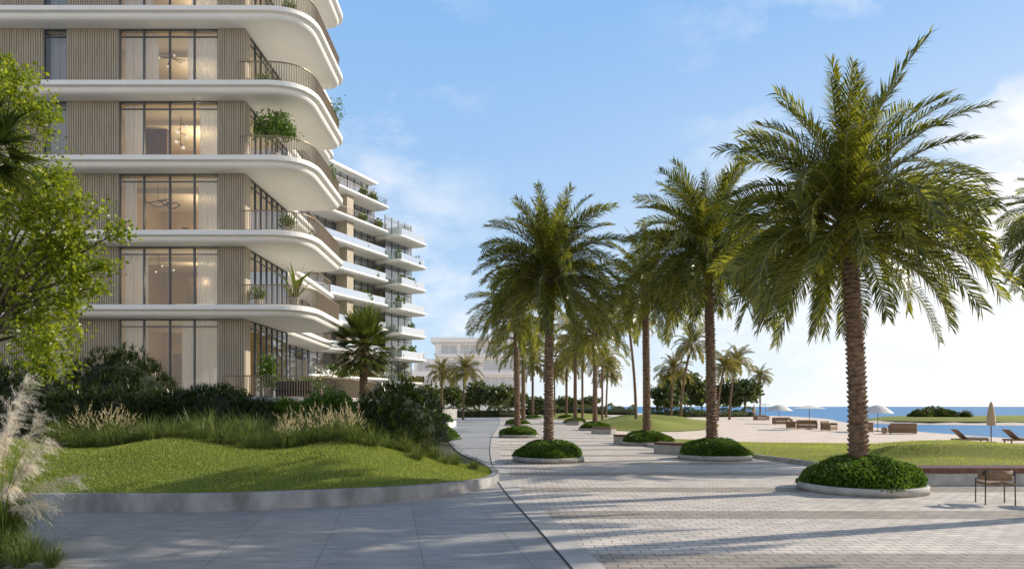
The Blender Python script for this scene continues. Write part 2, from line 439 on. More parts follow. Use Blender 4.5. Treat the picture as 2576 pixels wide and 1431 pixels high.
def tuft(n, h, spread, w=.006):
    th = rng.uniform(0,2*np.pi,n); r = rng.uniform(0,.12,n); P = np.stack([r*np.cos(th),r*np.sin(th),0*r],1)
    tilt = rng.uniform(.05,spread,n); D = nrm(np.stack([np.cos(th)*np.sin(tilt),np.sin(th)*np.sin(tilt),np.cos(tilt)],1))
    return (blades(P,D,h*rng.uniform(.45,1.2,n),np.full(n,w),rng.uniform(.4,1.7,n)), BL, 0)
def spikes(n, h, spread, l=.16, m=1):
    th = rng.uniform(0,2*np.pi,n); tilt = rng.uniform(.05,spread,n)
    D = nrm(np.stack([np.cos(th)*np.sin(tilt),np.sin(th)*np.sin(tilt),np.cos(tilt)],1)); hh = h*rng.uniform(.7,1.15,n)
    stem = blades(np.zeros((n,3)),D,hh,np.full(n,.003),np.full(n,.12))
    tip = (stem[:,4]+stem[:,5])/2; D2 = nrm(D+np.array([0,0,-.12]))
    k = 14; tt = np.repeat(np.linspace(0,1,k)[None],n,0).ravel(); P = np.repeat(tip,k,0)+np.repeat(D2,k,0)*(tt*l)[:,None]
    Dl = nrm(np.repeat(D2,k,0)+rand_dirs(n*k)*.6); L = .045*(1.1-.6*tt)
    return [(stem,BL,0),(leaf_quads(P,Dl,L,L*.25),Q4,m)]
def cloud(clusters, l0, w=.4, down=.3, amp=.28):
    Ps=[]
    for c, r, n in clusters:
        d = rand_dirs(n); rad = rng.uniform(0,1,(n,1))**.42
        Ps.append(np.array(c)+d*rad*np.array(r)*(1+amp*np.sin(d[:,:1]*5+d[:,1:2]*4+c[0]*3)+amp*.55*np.sin(d[:,2:3]*9+c[2])))
    P = np.concatenate(Ps); n = len(P); D = nrm(rand_dirs(n)+np.array([0,0,-down])); L = l0*rng.uniform(.6,1.35,n)
    return (leaf_quads(P,D,L,L*w), Q4, 0)
def fan_crown(nf, pet, Rl, nb=26):
    bl=[]; q=[]
    for i in range(nf):
        u=(i+.5)/nf; az=i*2.39996; el=R(82-130*u)+rng.normal()*.08
        d=np.array([math.cos(az)*math.cos(el),math.sin(az)*math.cos(el),math.sin(el)]); s=nrm(np.cross(d,[0,0,1.])); n_=np.cross(s,d)
        b=d*pet*rng.uniform(.8,1.1)+np.array([0,0,-.15*(u)])
        a=np.linspace(-R(105),R(105),nb); D=nrm(d*np.cos(a)[:,None]+s*np.sin(a)[:,None]+n_*(.12+.1*np.abs(a))[:,None])
        q.append(blades(np.repeat(b[None],nb,0),D,Rl*(1-.18*np.abs(a)/R(105))*rng.uniform(.9,1.08,nb),np.full(nb,.03),rng.uniform(.1,.6,nb)))
        mb=MB().tube([(0,0,0),tuple(b)],[.03,.015],4); bl.append((np.array([mb.v]),[f for f in mb.f if len(f)==4],1))
    return [(np.concatenate(q),BL,0)]+bl

# ------------------------------------------------------------------ setting: sea, land, paving
SEAZ = -.32
mb = MB(); mb.add([(-6000,-200,SEAZ),(6000,-200,SEAZ),(6000,9000,SEAZ),(-6000,9000,SEAZ)],[(0,1,2,3)])
tag(mb.build('sea', M['sea']), kind='structure')
land = cr([(36,0),(33.5,30),(31.8,42),(32.5,54),(35,66),(40,80),(46,97),(51,110),(55,128),(57,143),(50,165),(38,205),(10,260)],4)
land = [(-900,-40),(60,-40)]+land+[(-150,330),(-900,350)]
mb = MB(); mb.slab(land, [(0,-.02),(.6,-.2),(1.6,-.9)])
tag(mb.build('ground', M['sand']), kind='structure')
J = cr([(2.3,-8),(1.6,2),(1.1,5.5),(.74,8.4),(.38,11.5),(-.26,16.9),(-.6,21.7),(-1.04,31.8),(-1.37,47),(-1.43,65),(-1.8,100),(-3,150)],5)
def flat(name, poly, z, mat):
    m = MB(); m.add([(x,y,z) for x,y in poly],[tuple(range(len(poly)))]); return tag(m.build(name, mat), kind='structure')
flat('promenade_paving', J[::-1]+[(40,-8),(40,17.9),(16,17.9),(10.6,18.2),(10.5,23),(9.8,27),(7.6,31),(6.9,40),(6.7,52),(6.6,75),(7,100),(6,150)], 0, M['brick'])
flat('stone_path', J+[(-14,150),(-60,150),(-60,-8)], 0, M['slab'])
mb = MB(); mb.sweep(J, [(.02,.004),(.42,.004)]); tag(mb.build('border_strip', M['border']), kind='structure')
mb = MB(); mb.sweep(J, [(-.016,.008),(.016,.008)]); tag(mb.build('paving_joint', M['joint']), kind='structure')

# left mound
FR = cr([(-16,13.0),(-12,12.96),(-9,12.96),(-5.95,12.98),(-3.86,13.57),(-2.04,14.7),(-.84,16.35),(-.36,18.3),(-.5,20.3),(-1.0,23),(-1.9,27),(-3.2,36),(-4.6,44),(-6,60)],6)
mound = FR+[(-34,60),(-34,13.0)]
def Hm(x, y):
    d = pdist(x, y, FR)
    return .25+(.80+.13*np.sin(x*1.35+.4))*S(d/4.2)+.70*S((d-4.8)/8)-.10*S((y-15)/4)*S((4-d)/4)
sheet('garden_mound', mound, Hm, .45, [M['grass'], M['soil']], lambda x,y: (pdist(x,y,FR) > 5.0)|(y > 20.5))
mb = MB()
kz = lambda p: .34 if p[1] < 13.4 else max(.20, .34-.034*(p[1]-13.4))
mb.sweep(FR, [(.0,-.02),(.0,.95),(-.012,1),(-.20,1),(-.21,.9),(-.21,-.02)], zf=kz)
tag(mb.build('garden_kerb', M['kerb']), 'grey stone kerb wall curving round the grass mound on the left', 'kerb')
def scatter_blades(name, poly, cond, n, h, mat, hf, label):
    xs=[p[0] for p in poly]; ys=[p[1] for p in poly]
    x=rng.uniform(min(xs),max(xs),n); y=rng.uniform(min(ys),max(ys),n); ok=inpoly(x,y,poly)&cond(x,y); x=x[ok]; y=y[ok]; n=len(x)
    P=np.stack([x,y,hf(x,y)-.004],1); D=nrm(rng.normal(size=(n,3))*.5+np.array([0,0,1.]))
    s=nrm(np.cross(D,rand_dirs(n))); l=(h*rng.uniform(.5,1.5,n)*(1+.35*np.sin(x*2.1+y*1.3)*np.sin(y*2.7-x)))[:,None]; w=h*.15
    V=np.stack([P-s*w,P+s*w,P+D*l],1)
    return tag(np_build(name,[(V,[(0,1,2)],0)],mat),label,'grass',kind='stuff')
scatter_blades('mound_grass', [(-12.5,12.9),(0,12.9),(0,21),(-12.5,21)], lambda x,y: inpoly(x,y,mound)&(pdist(x,y,FR)<5.2)&(pdist(x,y,FR)>.2), 150000, .05, M['blade'], Hm, 'short green lawn grass covering the rounded mound at left')

# right lawns
LE = cr([(32,18.35),(20,18.35),(12,18.35),(10.9,18.5),(10.45,20.5),(10.1,23.5),(9.4,26.8),(8.6,29),(7.5,31.3),(6.8,34.5),(6.9,38.5)],5)
lawn1 = LE+cr([(6.9,38.5),(8,41),(10.2,41),(12.5,38.0),(15.8,36.8),(20,35.8),(26,33.5),(32,31.5)],4)[1:]
def Hl(x,y):
    d = pdist(x,y,lawn1+[lawn1[0]]); ridge = np.abs(y-(24.5+1.8*np.sin(x*.25)))
    return .05+S(d/4.5)*(.15+.10*np.sin(x*.55+y*.3)+.08*np.sin(y*.8-x*.2))+.50*S(1-ridge/1.5)*S((x-10.5)/4)+.10*S(1-np.abs(y-(32+np.sin(x*.3)))/2)*S((x-9)/3)*S(d/2)
sheet('beach_lawn', lawn1, Hl, .4, [M['grass2']])
scatter_blades('beach_lawn_blades', lawn1, lambda x,y: y<36, 120000, .05, M['blade2'], Hl, 'sunlit yellow green lawn grass behind the long bench')
mb = MB(); mb.sweep(LE, [(.10,-.02),(.10,.13),(.085,.145),(-.08,.145),(-.08,-.02)]); tag(mb.build('lawn_kerb', M['kerb2']), 'low pale kerb edging the sunlit beach lawn', 'kerb')
lawn2 = cr([(9,56.5),(13,54.5),(18.6,63),(24,80),(28,104),(22,122),(11,95),(7.6,71),(7.0,60)],5,True)
def Hl2(x,y):
    d = pdist(x,y,lawn2+[lawn2[0]]); return .02+S(d/5)*(.60+.25*np.sin(x*.4+y*.15))
sheet('far_lawn', lawn2, Hl2, 1.0, [M['grass2']])
lawn3 = cr([(8,100),(14,108),(18,128),(20,150),(8,158),(5.5,130)],4,True)
sheet('distant_lawn', lawn3, lambda x,y: .02+.5*S(pdist(x,y,lawn3+[lawn3[0]])/4), 2., [M['grass2']])
spit = cr([(50,92),(60,85),(80,82),(105,84),(105,118),(75,116),(58,110)],5,True)
sp_o = cr([(48,92.5),(59,83.5),(80,80.5),(108,82),(108,121),(75,118.5),(57,112)],5,True)
sheet('sand_spit', sp_o, lambda x,y: SEAZ-.05+.45*S(pdist(x,y,sp_o+[sp_o[0]])/2), 2., [M['sand']])
sheet('spit_lawn', spit, lambda x,y: .09+.42*S(pdist(x,y,spit+[spit[0]])/3), 2., [M['grass2']])
flat('foreground_bed', cr([(-8.6,8.0),(-6.5,7.6),(-6.35,8.6),(-7.0,9.8),(-8.8,10.4)],5,True), .006, M['soil'])

# ------------------------------------------------------------------ building 1
Y0 = 33.0
B1 = empty('apartment_building', 'large near apartment block with white curved balcony slabs and tan ribbed cladding', 'building', (-20,36,0))
XW = lambda px: gx(px, Y0)
ZT = [6.79, 10.29, 13.81, 17.32, 20.82, 24.32]
TH = .56
out_f = rpoly([(-31,32),(-9.45,32),(-9.65,39.8),(-31,39.8)], [0,2.2,1.2,0], 12)
out_b = rpoly([(-31,39.82),(-12.9,39.82),(-13.3,52),(-31,52)], [0,.0,1.6,0], 10)
def sprof(z): return [(-.05,z),(0,z-.03),(0,z-.23),(-.02,z-.25),(-.20,z-.27),(-.21,z-.31),(-.23,z-.42),(-.30,z-.50),(-.42,z-.545),(-.55,z-TH)]
def railing(path, z, h, sp, parent, mat=None, bw=.011, name='railing'):
    mat = mat or M['bronze']; mb = MB()
    for (x,y) in resample(path, sp):
        mb.box(x-bw,x+bw,y-bw,y+bw,z+.03,z+h)
    mb.sweep(path, [(.02,z+.03),(.02,z+.06),(-.02,z+.06),(-.02,z+.03)])
    o = mb.build(name, mat, parent)
    hb = MB(); hb.sweep(path, [(.032,z+h),(.032,z+h+.045),(-.032,z+h+.045),(-.032,z+h)]); hb.build('handrail', mat, o)
    return o
def inset(path, d):
    out=[]; n=len(path)
    for i,p in enumerate(path):
        a=path[max(i-1,0)]; b=path[min(i+1,n-1)]; tx,ty=b[0]-a[0],b[1]-a[1]; l=math.hypot(tx,ty) or 1
        out.append((p[0]-ty/l*d, p[1]+tx/l*d))
    return out
rail_edge = [p for p in out_f if p[0] > -12.6 and p[1] < 39.79]
rail_f = inset([(-12.85,32)]+rail_edge, .22)
rail_b = inset([(-12.94,40.4)]+[p for p in out_b if p[0] > -15 and p[1] > 40], .22)
for z in ZT:
    MB().slab(out_f, sprof(z)).build('floor_slab', M['white'], B1)
    MB().slab(out_b, sprof(z-.003)).build('floor_slab', M['white'], B1)
    if z < 24: railing(rail_f, z, .92, .115, B1, bw=.014)
    if z < 24: railing(rail_b, z, .92, .2, B1)
def ribbed(x0, x1, z0, z1, parent, y=Y0):
    mb = MB(); n = max(2, int(round((x1-x0)/.115))); w = (x1-x0)/n
    mb.box(x0,x1,y+.06,y+.28,z0,z1)
    for i in range(n): mb.box(x0+i*w+.012, x0+(i+1)*w-.026, y, y+.062, z0, z1)
    mb.build('cladding_panel', M['tan'], parent)
def curtain(x0, x1, z0, z1, y, parent, amp=.05):
    n = max(8, int((x1-x0)/.028)); v=[]; f=[]
    for i in range(n+1):
        x = x0+(x1-x0)*i/n; yy = y+amp*math.sin(i*1.15)+.03*math.sin(i*.37)
        v += [(x,yy,z0),(x+.01*math.sin(i*.9),yy,z1)]
    for i in range(n): f.append((2*i,2*i+2,2*i+3,2*i+1))
    return MB().add(v,f).build('curtain', M['curtain'], parent, True)
def window(x0, x1, z0, z1, mulls, curts, parent):
    mb = MB(); y0, y1 = Y0+.06, Y0+.17; t = .045
    mb.box(x0,x0+t,y0,y1,z0,z1); mb.box(x1-t,x1,y0,y1,z0,z1)
    mb.box(x0+t,x1-t,y0,y1,z1-t,z1); mb.box(x0+t,x1-t,y0,y1,z0,z0+.07)
    xs = [x0+t]+[x for x in mulls]+[x1-t]
    for x in mulls: mb.box(x-.032,x+.032,y0-.012,y1,z0+.07,z1-t)
    zt = z1-.36
    for a,b in zip(xs[:-1],xs[1:]):
        aa = a+(.032 if a in mulls else 0); bb = b-(.032 if b in mulls else 0); mb.box(aa,bb,y0+.01,y1-.01,zt-.025,zt+.025)
    w = mb.build('window', M['frame'], parent)
    MB().add([(x0+t,y0+.06,z0+.07),(x1-t,y0+.06,z0+.07),(x1-t,y0+.06,z1-t),(x0+t,y0+.06,z1-t)],[(0,1,2,3)]).build('pane', M['glass'], w)
    for a,b in curts: curtain(a,b,z0+.03,z1-.06,Y0+.42,w)
    return w
floors = [2.42]+ZT
CUR = [[(0,.24),(.60,1)], [(0,.24),(.76,1)], [(0,.13),(.77,1)], [(0,.22),(.79,1)], [(0,.36),(.66,1)], [(0,.3),(.7,1)]]
EN = [55, 100, 75, 120, 92, 75]
MU = [XW(360),XW(425),XW(487)]
for i in range(6):
    z0 = floors[i]+.004; z1 = floors[i+1]-TH-.004
    ribbed(-31, XW(108), z0, z1, B1); ribbed(XW(168), XW(298), z0, z1, B1); ribbed(XW(548), XW(617), z0, z1, B1)
    window(XW(108)+.003, XW(168)-.003, z0, z1, [], [(XW(108)+.1, XW(168)-.1)], B1)
    x0, x1 = XW(298)+.003, XW(548)-.003
    window(x0, x1, z0, z1, MU, [(x0+.06+(x1-x0-.12)*a, x0+.06+(x1-x0-.12)*b) for a,b in CUR[i]], B1)
    xs = XW(617)
    MB().box(xs-.30, xs, Y0+.285, Y0+.65, z0, z1).build('corner_pier', M['tan'], B1)
    mb = MB(); ya, yb = Y0+.653, 39.3; n = 7
    for k in range(n+1):
        y = ya+(yb-ya)*k/n; mb.box(xs-.12, xs-.02, y-.03, y+.03, z0+.06, z1-.05)
    mb.box(xs-.12,xs-.02,ya-.03,yb+.03,z0,z0+.06); mb.box(xs-.12,xs-.02,ya-.03,yb+.03,z1-.05,z1)
    for k in range(n):
        a = ya+(yb-ya)*k/n+.03; b = ya+(yb-ya)*(k+1)/n-.03; mb.box(xs-.11,xs-.03,a,b,z1-.39,z1-.34)
    w = mb.build('side_window', M['frame'], B1)
    MB().add([(xs-.07,ya,z0+.06),(xs-.07,yb,z0+.06),(xs-.07,yb,z1-.05),(xs-.07,ya,z1-.05)],[(0,1,2,3)]).build('pane', M['sidegl'], w)
    mb = MB(); mb.box(-31,xs-.14,39.33,39.6,z0,z1); mb.box(-20.3,-20.15,Y0+.4,39.32,z0,z1); mb.box(-24,-23.85,Y0+.4,39.32,z0,z1)
    mb.build('inner_wall', M['room'], B1)
    MB().box(-30.9,xs-.15,Y0+.3,39.32,z1-.06,z1-.003).build('room_ceiling', M['ceil'], B1)
    if i in (1,): MB().box(-17.6,-16.2,36.9,37.32,z0+.4,z0+2.2).build('wall_cabinet', M['wood'], B1)
    if i == 2:
        mb = MB()
        for k in range(9): mb.box(-17.9+k*.40,-17.6+k*.40,35.3,35.6,z0+.3,z0+random.uniform(.7,1.1))
        mb.box(-18.1,-14.3,35.3,35.7,z0+.24,z0+.298); mb.build('bookshelf', M['wood'], B1)
    if i in (0,4): MB().box(-18.9,-17.4,38.1,38.32,z0,z0+2.5).build('inner_door', M['wood'], B1)
    if i == 3: MB().box(-19.6,-18.3,36.2,36.4,z0,z1-.07).build('partition', M['wood'], B1)
    if i in (1,3,4): MB().box(-16.0,-14.7,39.24,39.32,z0+1.2,z0+2.5).build('wall_picture', M['cushion'], B1)
    mb = MB(); mb.box(-20,-13.4,Y0+2.2,Y0+2.32,z1-.28,z1-.062); mb.build('ceiling_beam', M['ceil'], B1)
    mb = MB(); mb.box(-31,-15.4,51.2,51.5,z0,z1); mb.build('rear_wall', M['tan'], B1)
    mb = MB()
    for k in range(9): y=40+11*k/8; mb.box(-15.3,-15.2,y-.03,y+.03,z0,z1)
    mb.box(-15.29,-15.21,40.03,51,z1-.3,z1-.2)
    w = mb.build('rear_window', M['frame'], B1)
    MB().add([(-15.26,40,z0),(-15.26,51,z0),(-15.26,51,z1),(-15.26,40,z1)],[(0,1,2,3)]).build('pane', M['bluegl'], w)
    l = bpy.data.lights.new('room_lamp','POINT'); l.energy = EN[i]; l.color=(1,.86,.64); l.shadow_soft_size=.25
    lo = bpy.data.objects.new('room_lamp', l); COL.objects.link(lo); lo.location = (-16.6,36.8,z1-1.0)
out_t = rpoly([(-31,30.4),(-8.2,30.4),(-7.6,48),(-31,48)], [0,3.4,1,0], 12)
MB().slab(out_t, [(0,2.40),(0,2.18),(-.06,2.15),(-.06,.2)]).build('terrace', M['kerb2'], B1)
railing(inset([(-12.9,30.4)]+[p for p in out_t if p[0] > -11.6], .15), 2.40, .95, .115, B1, bw=.014)

def chandelier(kind, x, y, ztop, label):
    t = empty('chandelier', label, 'lamp', (x,y,ztop))
    fr = MB(); gl = []
    if kind == 'globes':
        fr.tube([(0,0,0),(0,0,-1.5)],.018,6)
        for k,(dx,dz) in enumerate([(.25,-.45),(-.22,-.7),(.28,-.95),(-.25,-1.2),(.1,-1.5)]):
            fr.tube([(0,0,dz+.08),(dx,0.05,dz)],.02,5); gl.append((dx,.05,dz-.07,.085))
    elif kind == 'rings':
        for r,dz,ox in ((.55,-.9,-.25),(.42,-1.0,.45),(.3,-.8,.1)):
            fr.tube([(ox+r*math.cos(a*math.pi/8),r*.7*math.sin(a*math.pi/8),dz+.08*math.sin(a)) for a in range(17)],.03,6)
            fr.tube([(ox,0,0),(ox,0,dz)],.01,4)
    else:
        fr.tube([(0,0,0),(0,0,-.6)],.018,6)
        for k in range(6):
            a = k*1.05; dx=.75*math.cos(a); dy=.5*math.sin(a); fr.tube([(0,0,-.55),(dx,dy,-.7+.12*(k%2))],.02,5); gl.append((dx,dy,-.76+.12*(k%2),.05))
    fr.build('frame', M['brass'], t, local=True)
    for g in gl: MB().sphere(g[:3],g[3]).build('globe', M['globe'], t, True, True)
for i,kd,px,lab in ((1,'arms',400,'spider arm chandelier behind the window just above the ground floor'),(2,'rings',410,'looping ring chandelier behind the second row of upper windows'),
        (3,'globes',455,'vertical globe chandelier behind the window level with the balcony tree'),(4,'arms',430,'slim branching chandelier behind the topmost whole window')):
    chandelier(kd, gx(px,34.6), 34.6, floors[i+1]-TH-.07, lab)

# ------------------------------------------------------------------ building 2
B2 = empty('apartment_building', 'second apartment block behind with stacked rounded white balconies and glass penthouse', 'building', (-23.3,95,0))
ua = np.array([.42,.9075]); na = np.array([.9075,-.42])
def T2(u,n): p = np.array([-23.3,95])+ua*u+na*n; return (float(p[0]),float(p[1]))
Z2 = [31.7-3.65*k for k in range(9)]
oA = rpoly([T2(-9,1.8),T2(8.6,1.8),T2(8.6,-9),T2(-9,-9)], [1.2,1.3,0,0], 8)
oB = rpoly([T2(8.65,3.4),T2(16.5,3.4),T2(16.5,-9),T2(8.65,-9)], [1.1,1.1,0,0], 8)
def p2(z): return [(0,z),(0,z-.24),(-.15,z-.26),(-.3,z-.40),(-.6,z-.45)]
def obox(mb,u0,u1,n0,n1,z0,z1,mi=0):
    c=[T2(u0,n1),T2(u1,n1),T2(u1,n0),T2(u0,n0)]
    return mb.add([(x,y,z0) for x,y in c]+[(x,y,z1) for x,y in c],[(3,2,1,0),(4,5,6,7),(0,1,5,4),(1,2,6,5),(2,3,7,6),(3,0,4,7)],mi)
def bez_edge(u0,u1,n,nb,r):
    P=[T2(u0,nb),T2(u0,n),T2(u1,n),T2(u1,nb)]; out=[P[0]]
    for i in (1,2):
        v=Vector(P[i]); a=Vector(P[i-1]); b=Vector(P[i+1]); p0=v+(a-v).normalized()*r; p1=v+(b-v).normalized()*r
        for k in range(9):
            t=k/8; q=p0*(1-t)**2+v*2*t*(1-t)+p1*t*t; out.append((q.x,q.y))
    return out+[P[3]]
eA = bez_edge(-9+.2,8.6-.2,1.6,-.9,1.2); eB = bez_edge(8.85,16.3,3.2,-.4,1.0)
for k,z in enumerate(Z2):
    MB().slab(oA,p2(z)).build('floor_slab',M['white'],B2)
    if k>0: MB().slab(oB,p2(z-.4)).build('floor_slab',M['white'],B2)
    if k<2: railing(eA,z,1.0,.34,B2,bw=.02)
    else:
        o=MB(); o.sweep(eA,[(.01,z),(.01,z+.95),(-.01,z+.95),(-.01,z)]); o.build('glass_railing',M['clrgl'],B2)
    if k>0:
        o=MB(); o.sweep(eB,[(.01,z-.4),(.01,z+.6),(-.01,z+.6),(-.01,z-.4)]); o.build('glass_railing',M['clrgl'],B2)
    zt = z+3.65-.45 if k>0 else z+3.2
    zb = z+.003
    for (u0,u1,n0) in ((-9,8.4,-1.2),(8.9,16,.4)):
        if k==0 and u0>0: continue
        zz0 = zb-(.4 if u0>0 else 0); zz1 = zt-.01-(.4 if u0>0 else 0)
        mb=MB(); m=int((u1-u0)/1.5)
        for j in range(m+1):
            u=u0+(u1-u0)*j/m; obox(mb,u-.05,u+.05,n0,n0+.12,zz0,zz1)
        obox(mb,u0,u1,n0+.02,n0+.1,zz1-.5,zz1-.42)
        w=mb.build('window_wall',M['frame'],B2)
        a,b=T2(u0,n0+.05),T2(u1,n0+.05)
        MB().add([(a[0],a[1],zz0),(b[0],b[1],zz0),(b[0],b[1],zz1),(a[0],a[1],zz1)],[(0,1,2,3)]).build('pane',M['bluegl'],w)
    if k>0:
        mb=MB(); obox(mb,-.6,.8,-1.0,.9,zb,zt-.004); mb.build('cladding_pier',M['tan'],B2)
        mb=MB(); obox(mb,-9,8.4,-8.8,-6.5,zb,zt-.004); obox(mb,8.9,16,-8.8,-5,zb-.4,zt-.404); mb.build('inner_core',M['room'],B2)
        mb=MB(); obox(mb,15.2,16.1,-4.8,.2,zb-.4,zt-.41); obox(mb,7.6,8.5,-6.4,-1.3,zb,zt-.01); mb.build('end_wall',M['tan'],B2)
mb=MB(); obox(mb,-10,7.2,-9,.4,34.9,35.25); mb.build('roof',M['white'],B2)
mb=MB(); obox(mb,-30,17,-25,-9.1,0,31.6); mb.build('rear_block',M['white'],B2)
mb=MB(); obox(mb,-10,22,-8,5.5,-.3,1.6); mb.build('podium',M['kerb2'],B2)

# building 3 (far)
B3 = empty('apartment_building','pale hazy low block far down the promenade with long window bands','building',(-12,205,0))
def z3(py): return gz(py,205)
def x3(px): return gx(px,205)
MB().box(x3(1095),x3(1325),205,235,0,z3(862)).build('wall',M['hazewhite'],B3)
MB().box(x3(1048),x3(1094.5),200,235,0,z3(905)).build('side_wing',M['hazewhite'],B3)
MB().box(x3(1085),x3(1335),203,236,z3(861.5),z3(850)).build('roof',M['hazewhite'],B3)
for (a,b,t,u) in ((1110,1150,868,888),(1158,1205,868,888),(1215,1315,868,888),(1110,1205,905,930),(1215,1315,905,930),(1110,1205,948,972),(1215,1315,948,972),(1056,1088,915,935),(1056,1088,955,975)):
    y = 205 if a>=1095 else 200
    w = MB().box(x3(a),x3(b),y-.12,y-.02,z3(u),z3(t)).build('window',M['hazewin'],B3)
    n=max(2,int((b-a)/20))
    for j in range(n+1): x=x3(a+(b-a)*j/n); MB().box(x-.06,x+.06,y-.2,y-.122,z3(u),z3(t)).build('mullion',M['hazewhite'],w)
for py in (893,937,980):
    MB().box(x3(1097),x3(1322),203.4,204.95,z3(py+5),z3(py)).build('balcony_slab',M['hazewhite'],B3)
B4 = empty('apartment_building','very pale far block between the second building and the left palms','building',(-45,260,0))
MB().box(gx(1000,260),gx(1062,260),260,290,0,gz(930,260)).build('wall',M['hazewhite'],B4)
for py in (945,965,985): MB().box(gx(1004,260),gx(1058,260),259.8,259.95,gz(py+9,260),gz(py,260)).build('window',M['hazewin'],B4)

# ------------------------------------------------------------------ palms
def proto_crown(*a, far=False):
    o = np_build('crown', palm_crown(*a), [M['palmfar'] if far else M['palm'], M['rachis']]); me = o.data; bpy.data.objects.remove(o); return me
CN = [proto_crown(112,3.6,76,.56,.0150) for _ in range(2)]
CMid = [proto_crown(66,3.55,48,.54,.019) for _ in range(3)]
CFar = [proto_crown(50,3.4,28,.60,.036,far=True) for _ in range(2)]
def palm(x, y, h, label, me, sc=1., r=.2, lean=(0,0), group=None, z=.0, zs=1.0, rz=None):
    t = empty('palm_tree', label, 'palm tree', (x,y,z), group)
    palm_trunk(h, r*1.05, r*.82, lean).build('trunk', M['trunk'], t, False, True)
    o = bpy.data.objects.new('crown', me); COL.objects.link(o); o.parent = t
    o.location = (lean[0],lean[1],h-.05); o.rotation_euler = (0,0,random.uniform(0,6.28) if rz is None else rz); o.scale = (sc,sc,sc*zs)
    return t
PL = []
def pl(px, yb, r=1.42):
    d = gd(yb)+r*.9; return gx(px,d), d
x,y = pl(2165,1250); PL.append((x,y,1.42)); palm(x-.05,y,6.2,'largest and nearest palm tree with a scaly trunk in the right foreground planter',CN[0],1.02,.225,(-.28,.05),z=.2,zs=1.02)
x,y = pl(1797,1160); PL.append((x,y,1.38)); palm(x-.1,y,7.5,'tall palm tree in a round planter just left of the nearest palm',CN[1],1.0,.21,(-.15,.1),z=.2,zs=1.05)
x,y = pl(1380,1166); PL.append((x,y,1.32)); palm(x,y,6.6,'slender palm tree in the nearest planter of the left row',CN[0],.88,.185,(.05,0),z=.2,zs=1.05)
x,y = pl(1627,1122); PL.append((x,y,1.38)); palm(x,y,7.8,'palm tree in the third planter of the right row, behind the wooden bench',CMid[0],1.03,.21,(-.1,0),z=.2)
x,y = pl(1305,1101); PL.append((x,y,1.3)); palm(x-.1,y,7.7,'palm tree in the second planter of the left row',CMid[1],1.03,.21,(-.1,0),z=.2)
x,y = pl(1497,1083); PL.append((x,y,1.35)); palm(x,y,8.0,'palm tree in the fourth planter of the right row',CMid[2],1.06,.21,z=.2)
x,y = pl(1302,1071); PL.append((x,y,1.35)); palm(x+.6,y,8.2,'palm tree in the third planter of the left row',CMid[1],1.06,.21,z=.2)
x,y = pl(1447,1067); PL.append((x,y,1.35)); palm(x,y,9.4,'palm tree in the fifth planter of the right row',CFar[0],1.15,.21,z=.2)
x,y = pl(1340,1054); PL.append((x,y,1.35)); palm(x,y,8.6,'palm tree in the fourth planter of the left row',CFar[1],1.1,.21,z=.2)
x,y = pl(1425,1054); PL.append((x,y,1.35)); palm(x,y,9.0,'palm tree in the sixth planter of the right row',CFar[0],1.1,.21,z=.2)
palm(22.6,27.0,8.9,'palm tree cut off by the right edge of the photo above the bench',CN[1],.92,.22,(0,.2),z=.1)
palm(-2.6+1.952*9.6, 8.3+.627*9.6, 9.6, 'unseen palm added outside the right edge to shade the foreground paving', CFar[0], .95, .22)  # added out of view, set by where its crown shadow should fall
for px,d,h,ln,sc,lab in ((1600,64,10.3,(-.8,0),.9,'thin dark stemmed palm leaning on the far lawn beside the third right palm'),
    (1688,88,6.6,(.3,0),.85,'short palm behind the third right row palm, nearest the dark trees'),
    (1712,84,9.6,(1.4,0),.85,'leaning thin palm rising over the dark beach trees'),
    (1805,96,7.6,(1.0,0),.85,'left one of the pair of brownish palms behind the second right palm'),
    (1835,104,9.0,(1.2,0),.85,'right one of the pair of brownish palms behind the second right palm'),
    (1912,138,8.0,(0,0),.85,'small lone palm at the right end of the far beach trees'),
    (1112,110,7.4,(0,0),.9,'left palm of the pair before the pale far block'),
    (1165,104,7.4,(.3,0),.95,'right palm of the pair before the pale far block'),
    (1465,92,9.6,(0,0),1.05,'far palm between the two rows, left of the fourth right palm'),
    (1515,104,9.2,(0,0),1.0,'far palm just right of the fourth right row palm'),
    (1525,122,8.0,(.3,0),1.0,'small far palm at the right end of the promenade'),
    (1395,128,8.5,(0,0),1.0,'tiny palm at the far end of the promenade between the rows')):
    palm(gx(px,d),d,h,lab,CFar[int(d)%2],sc,.17 if px!=1600 else .14,ln)

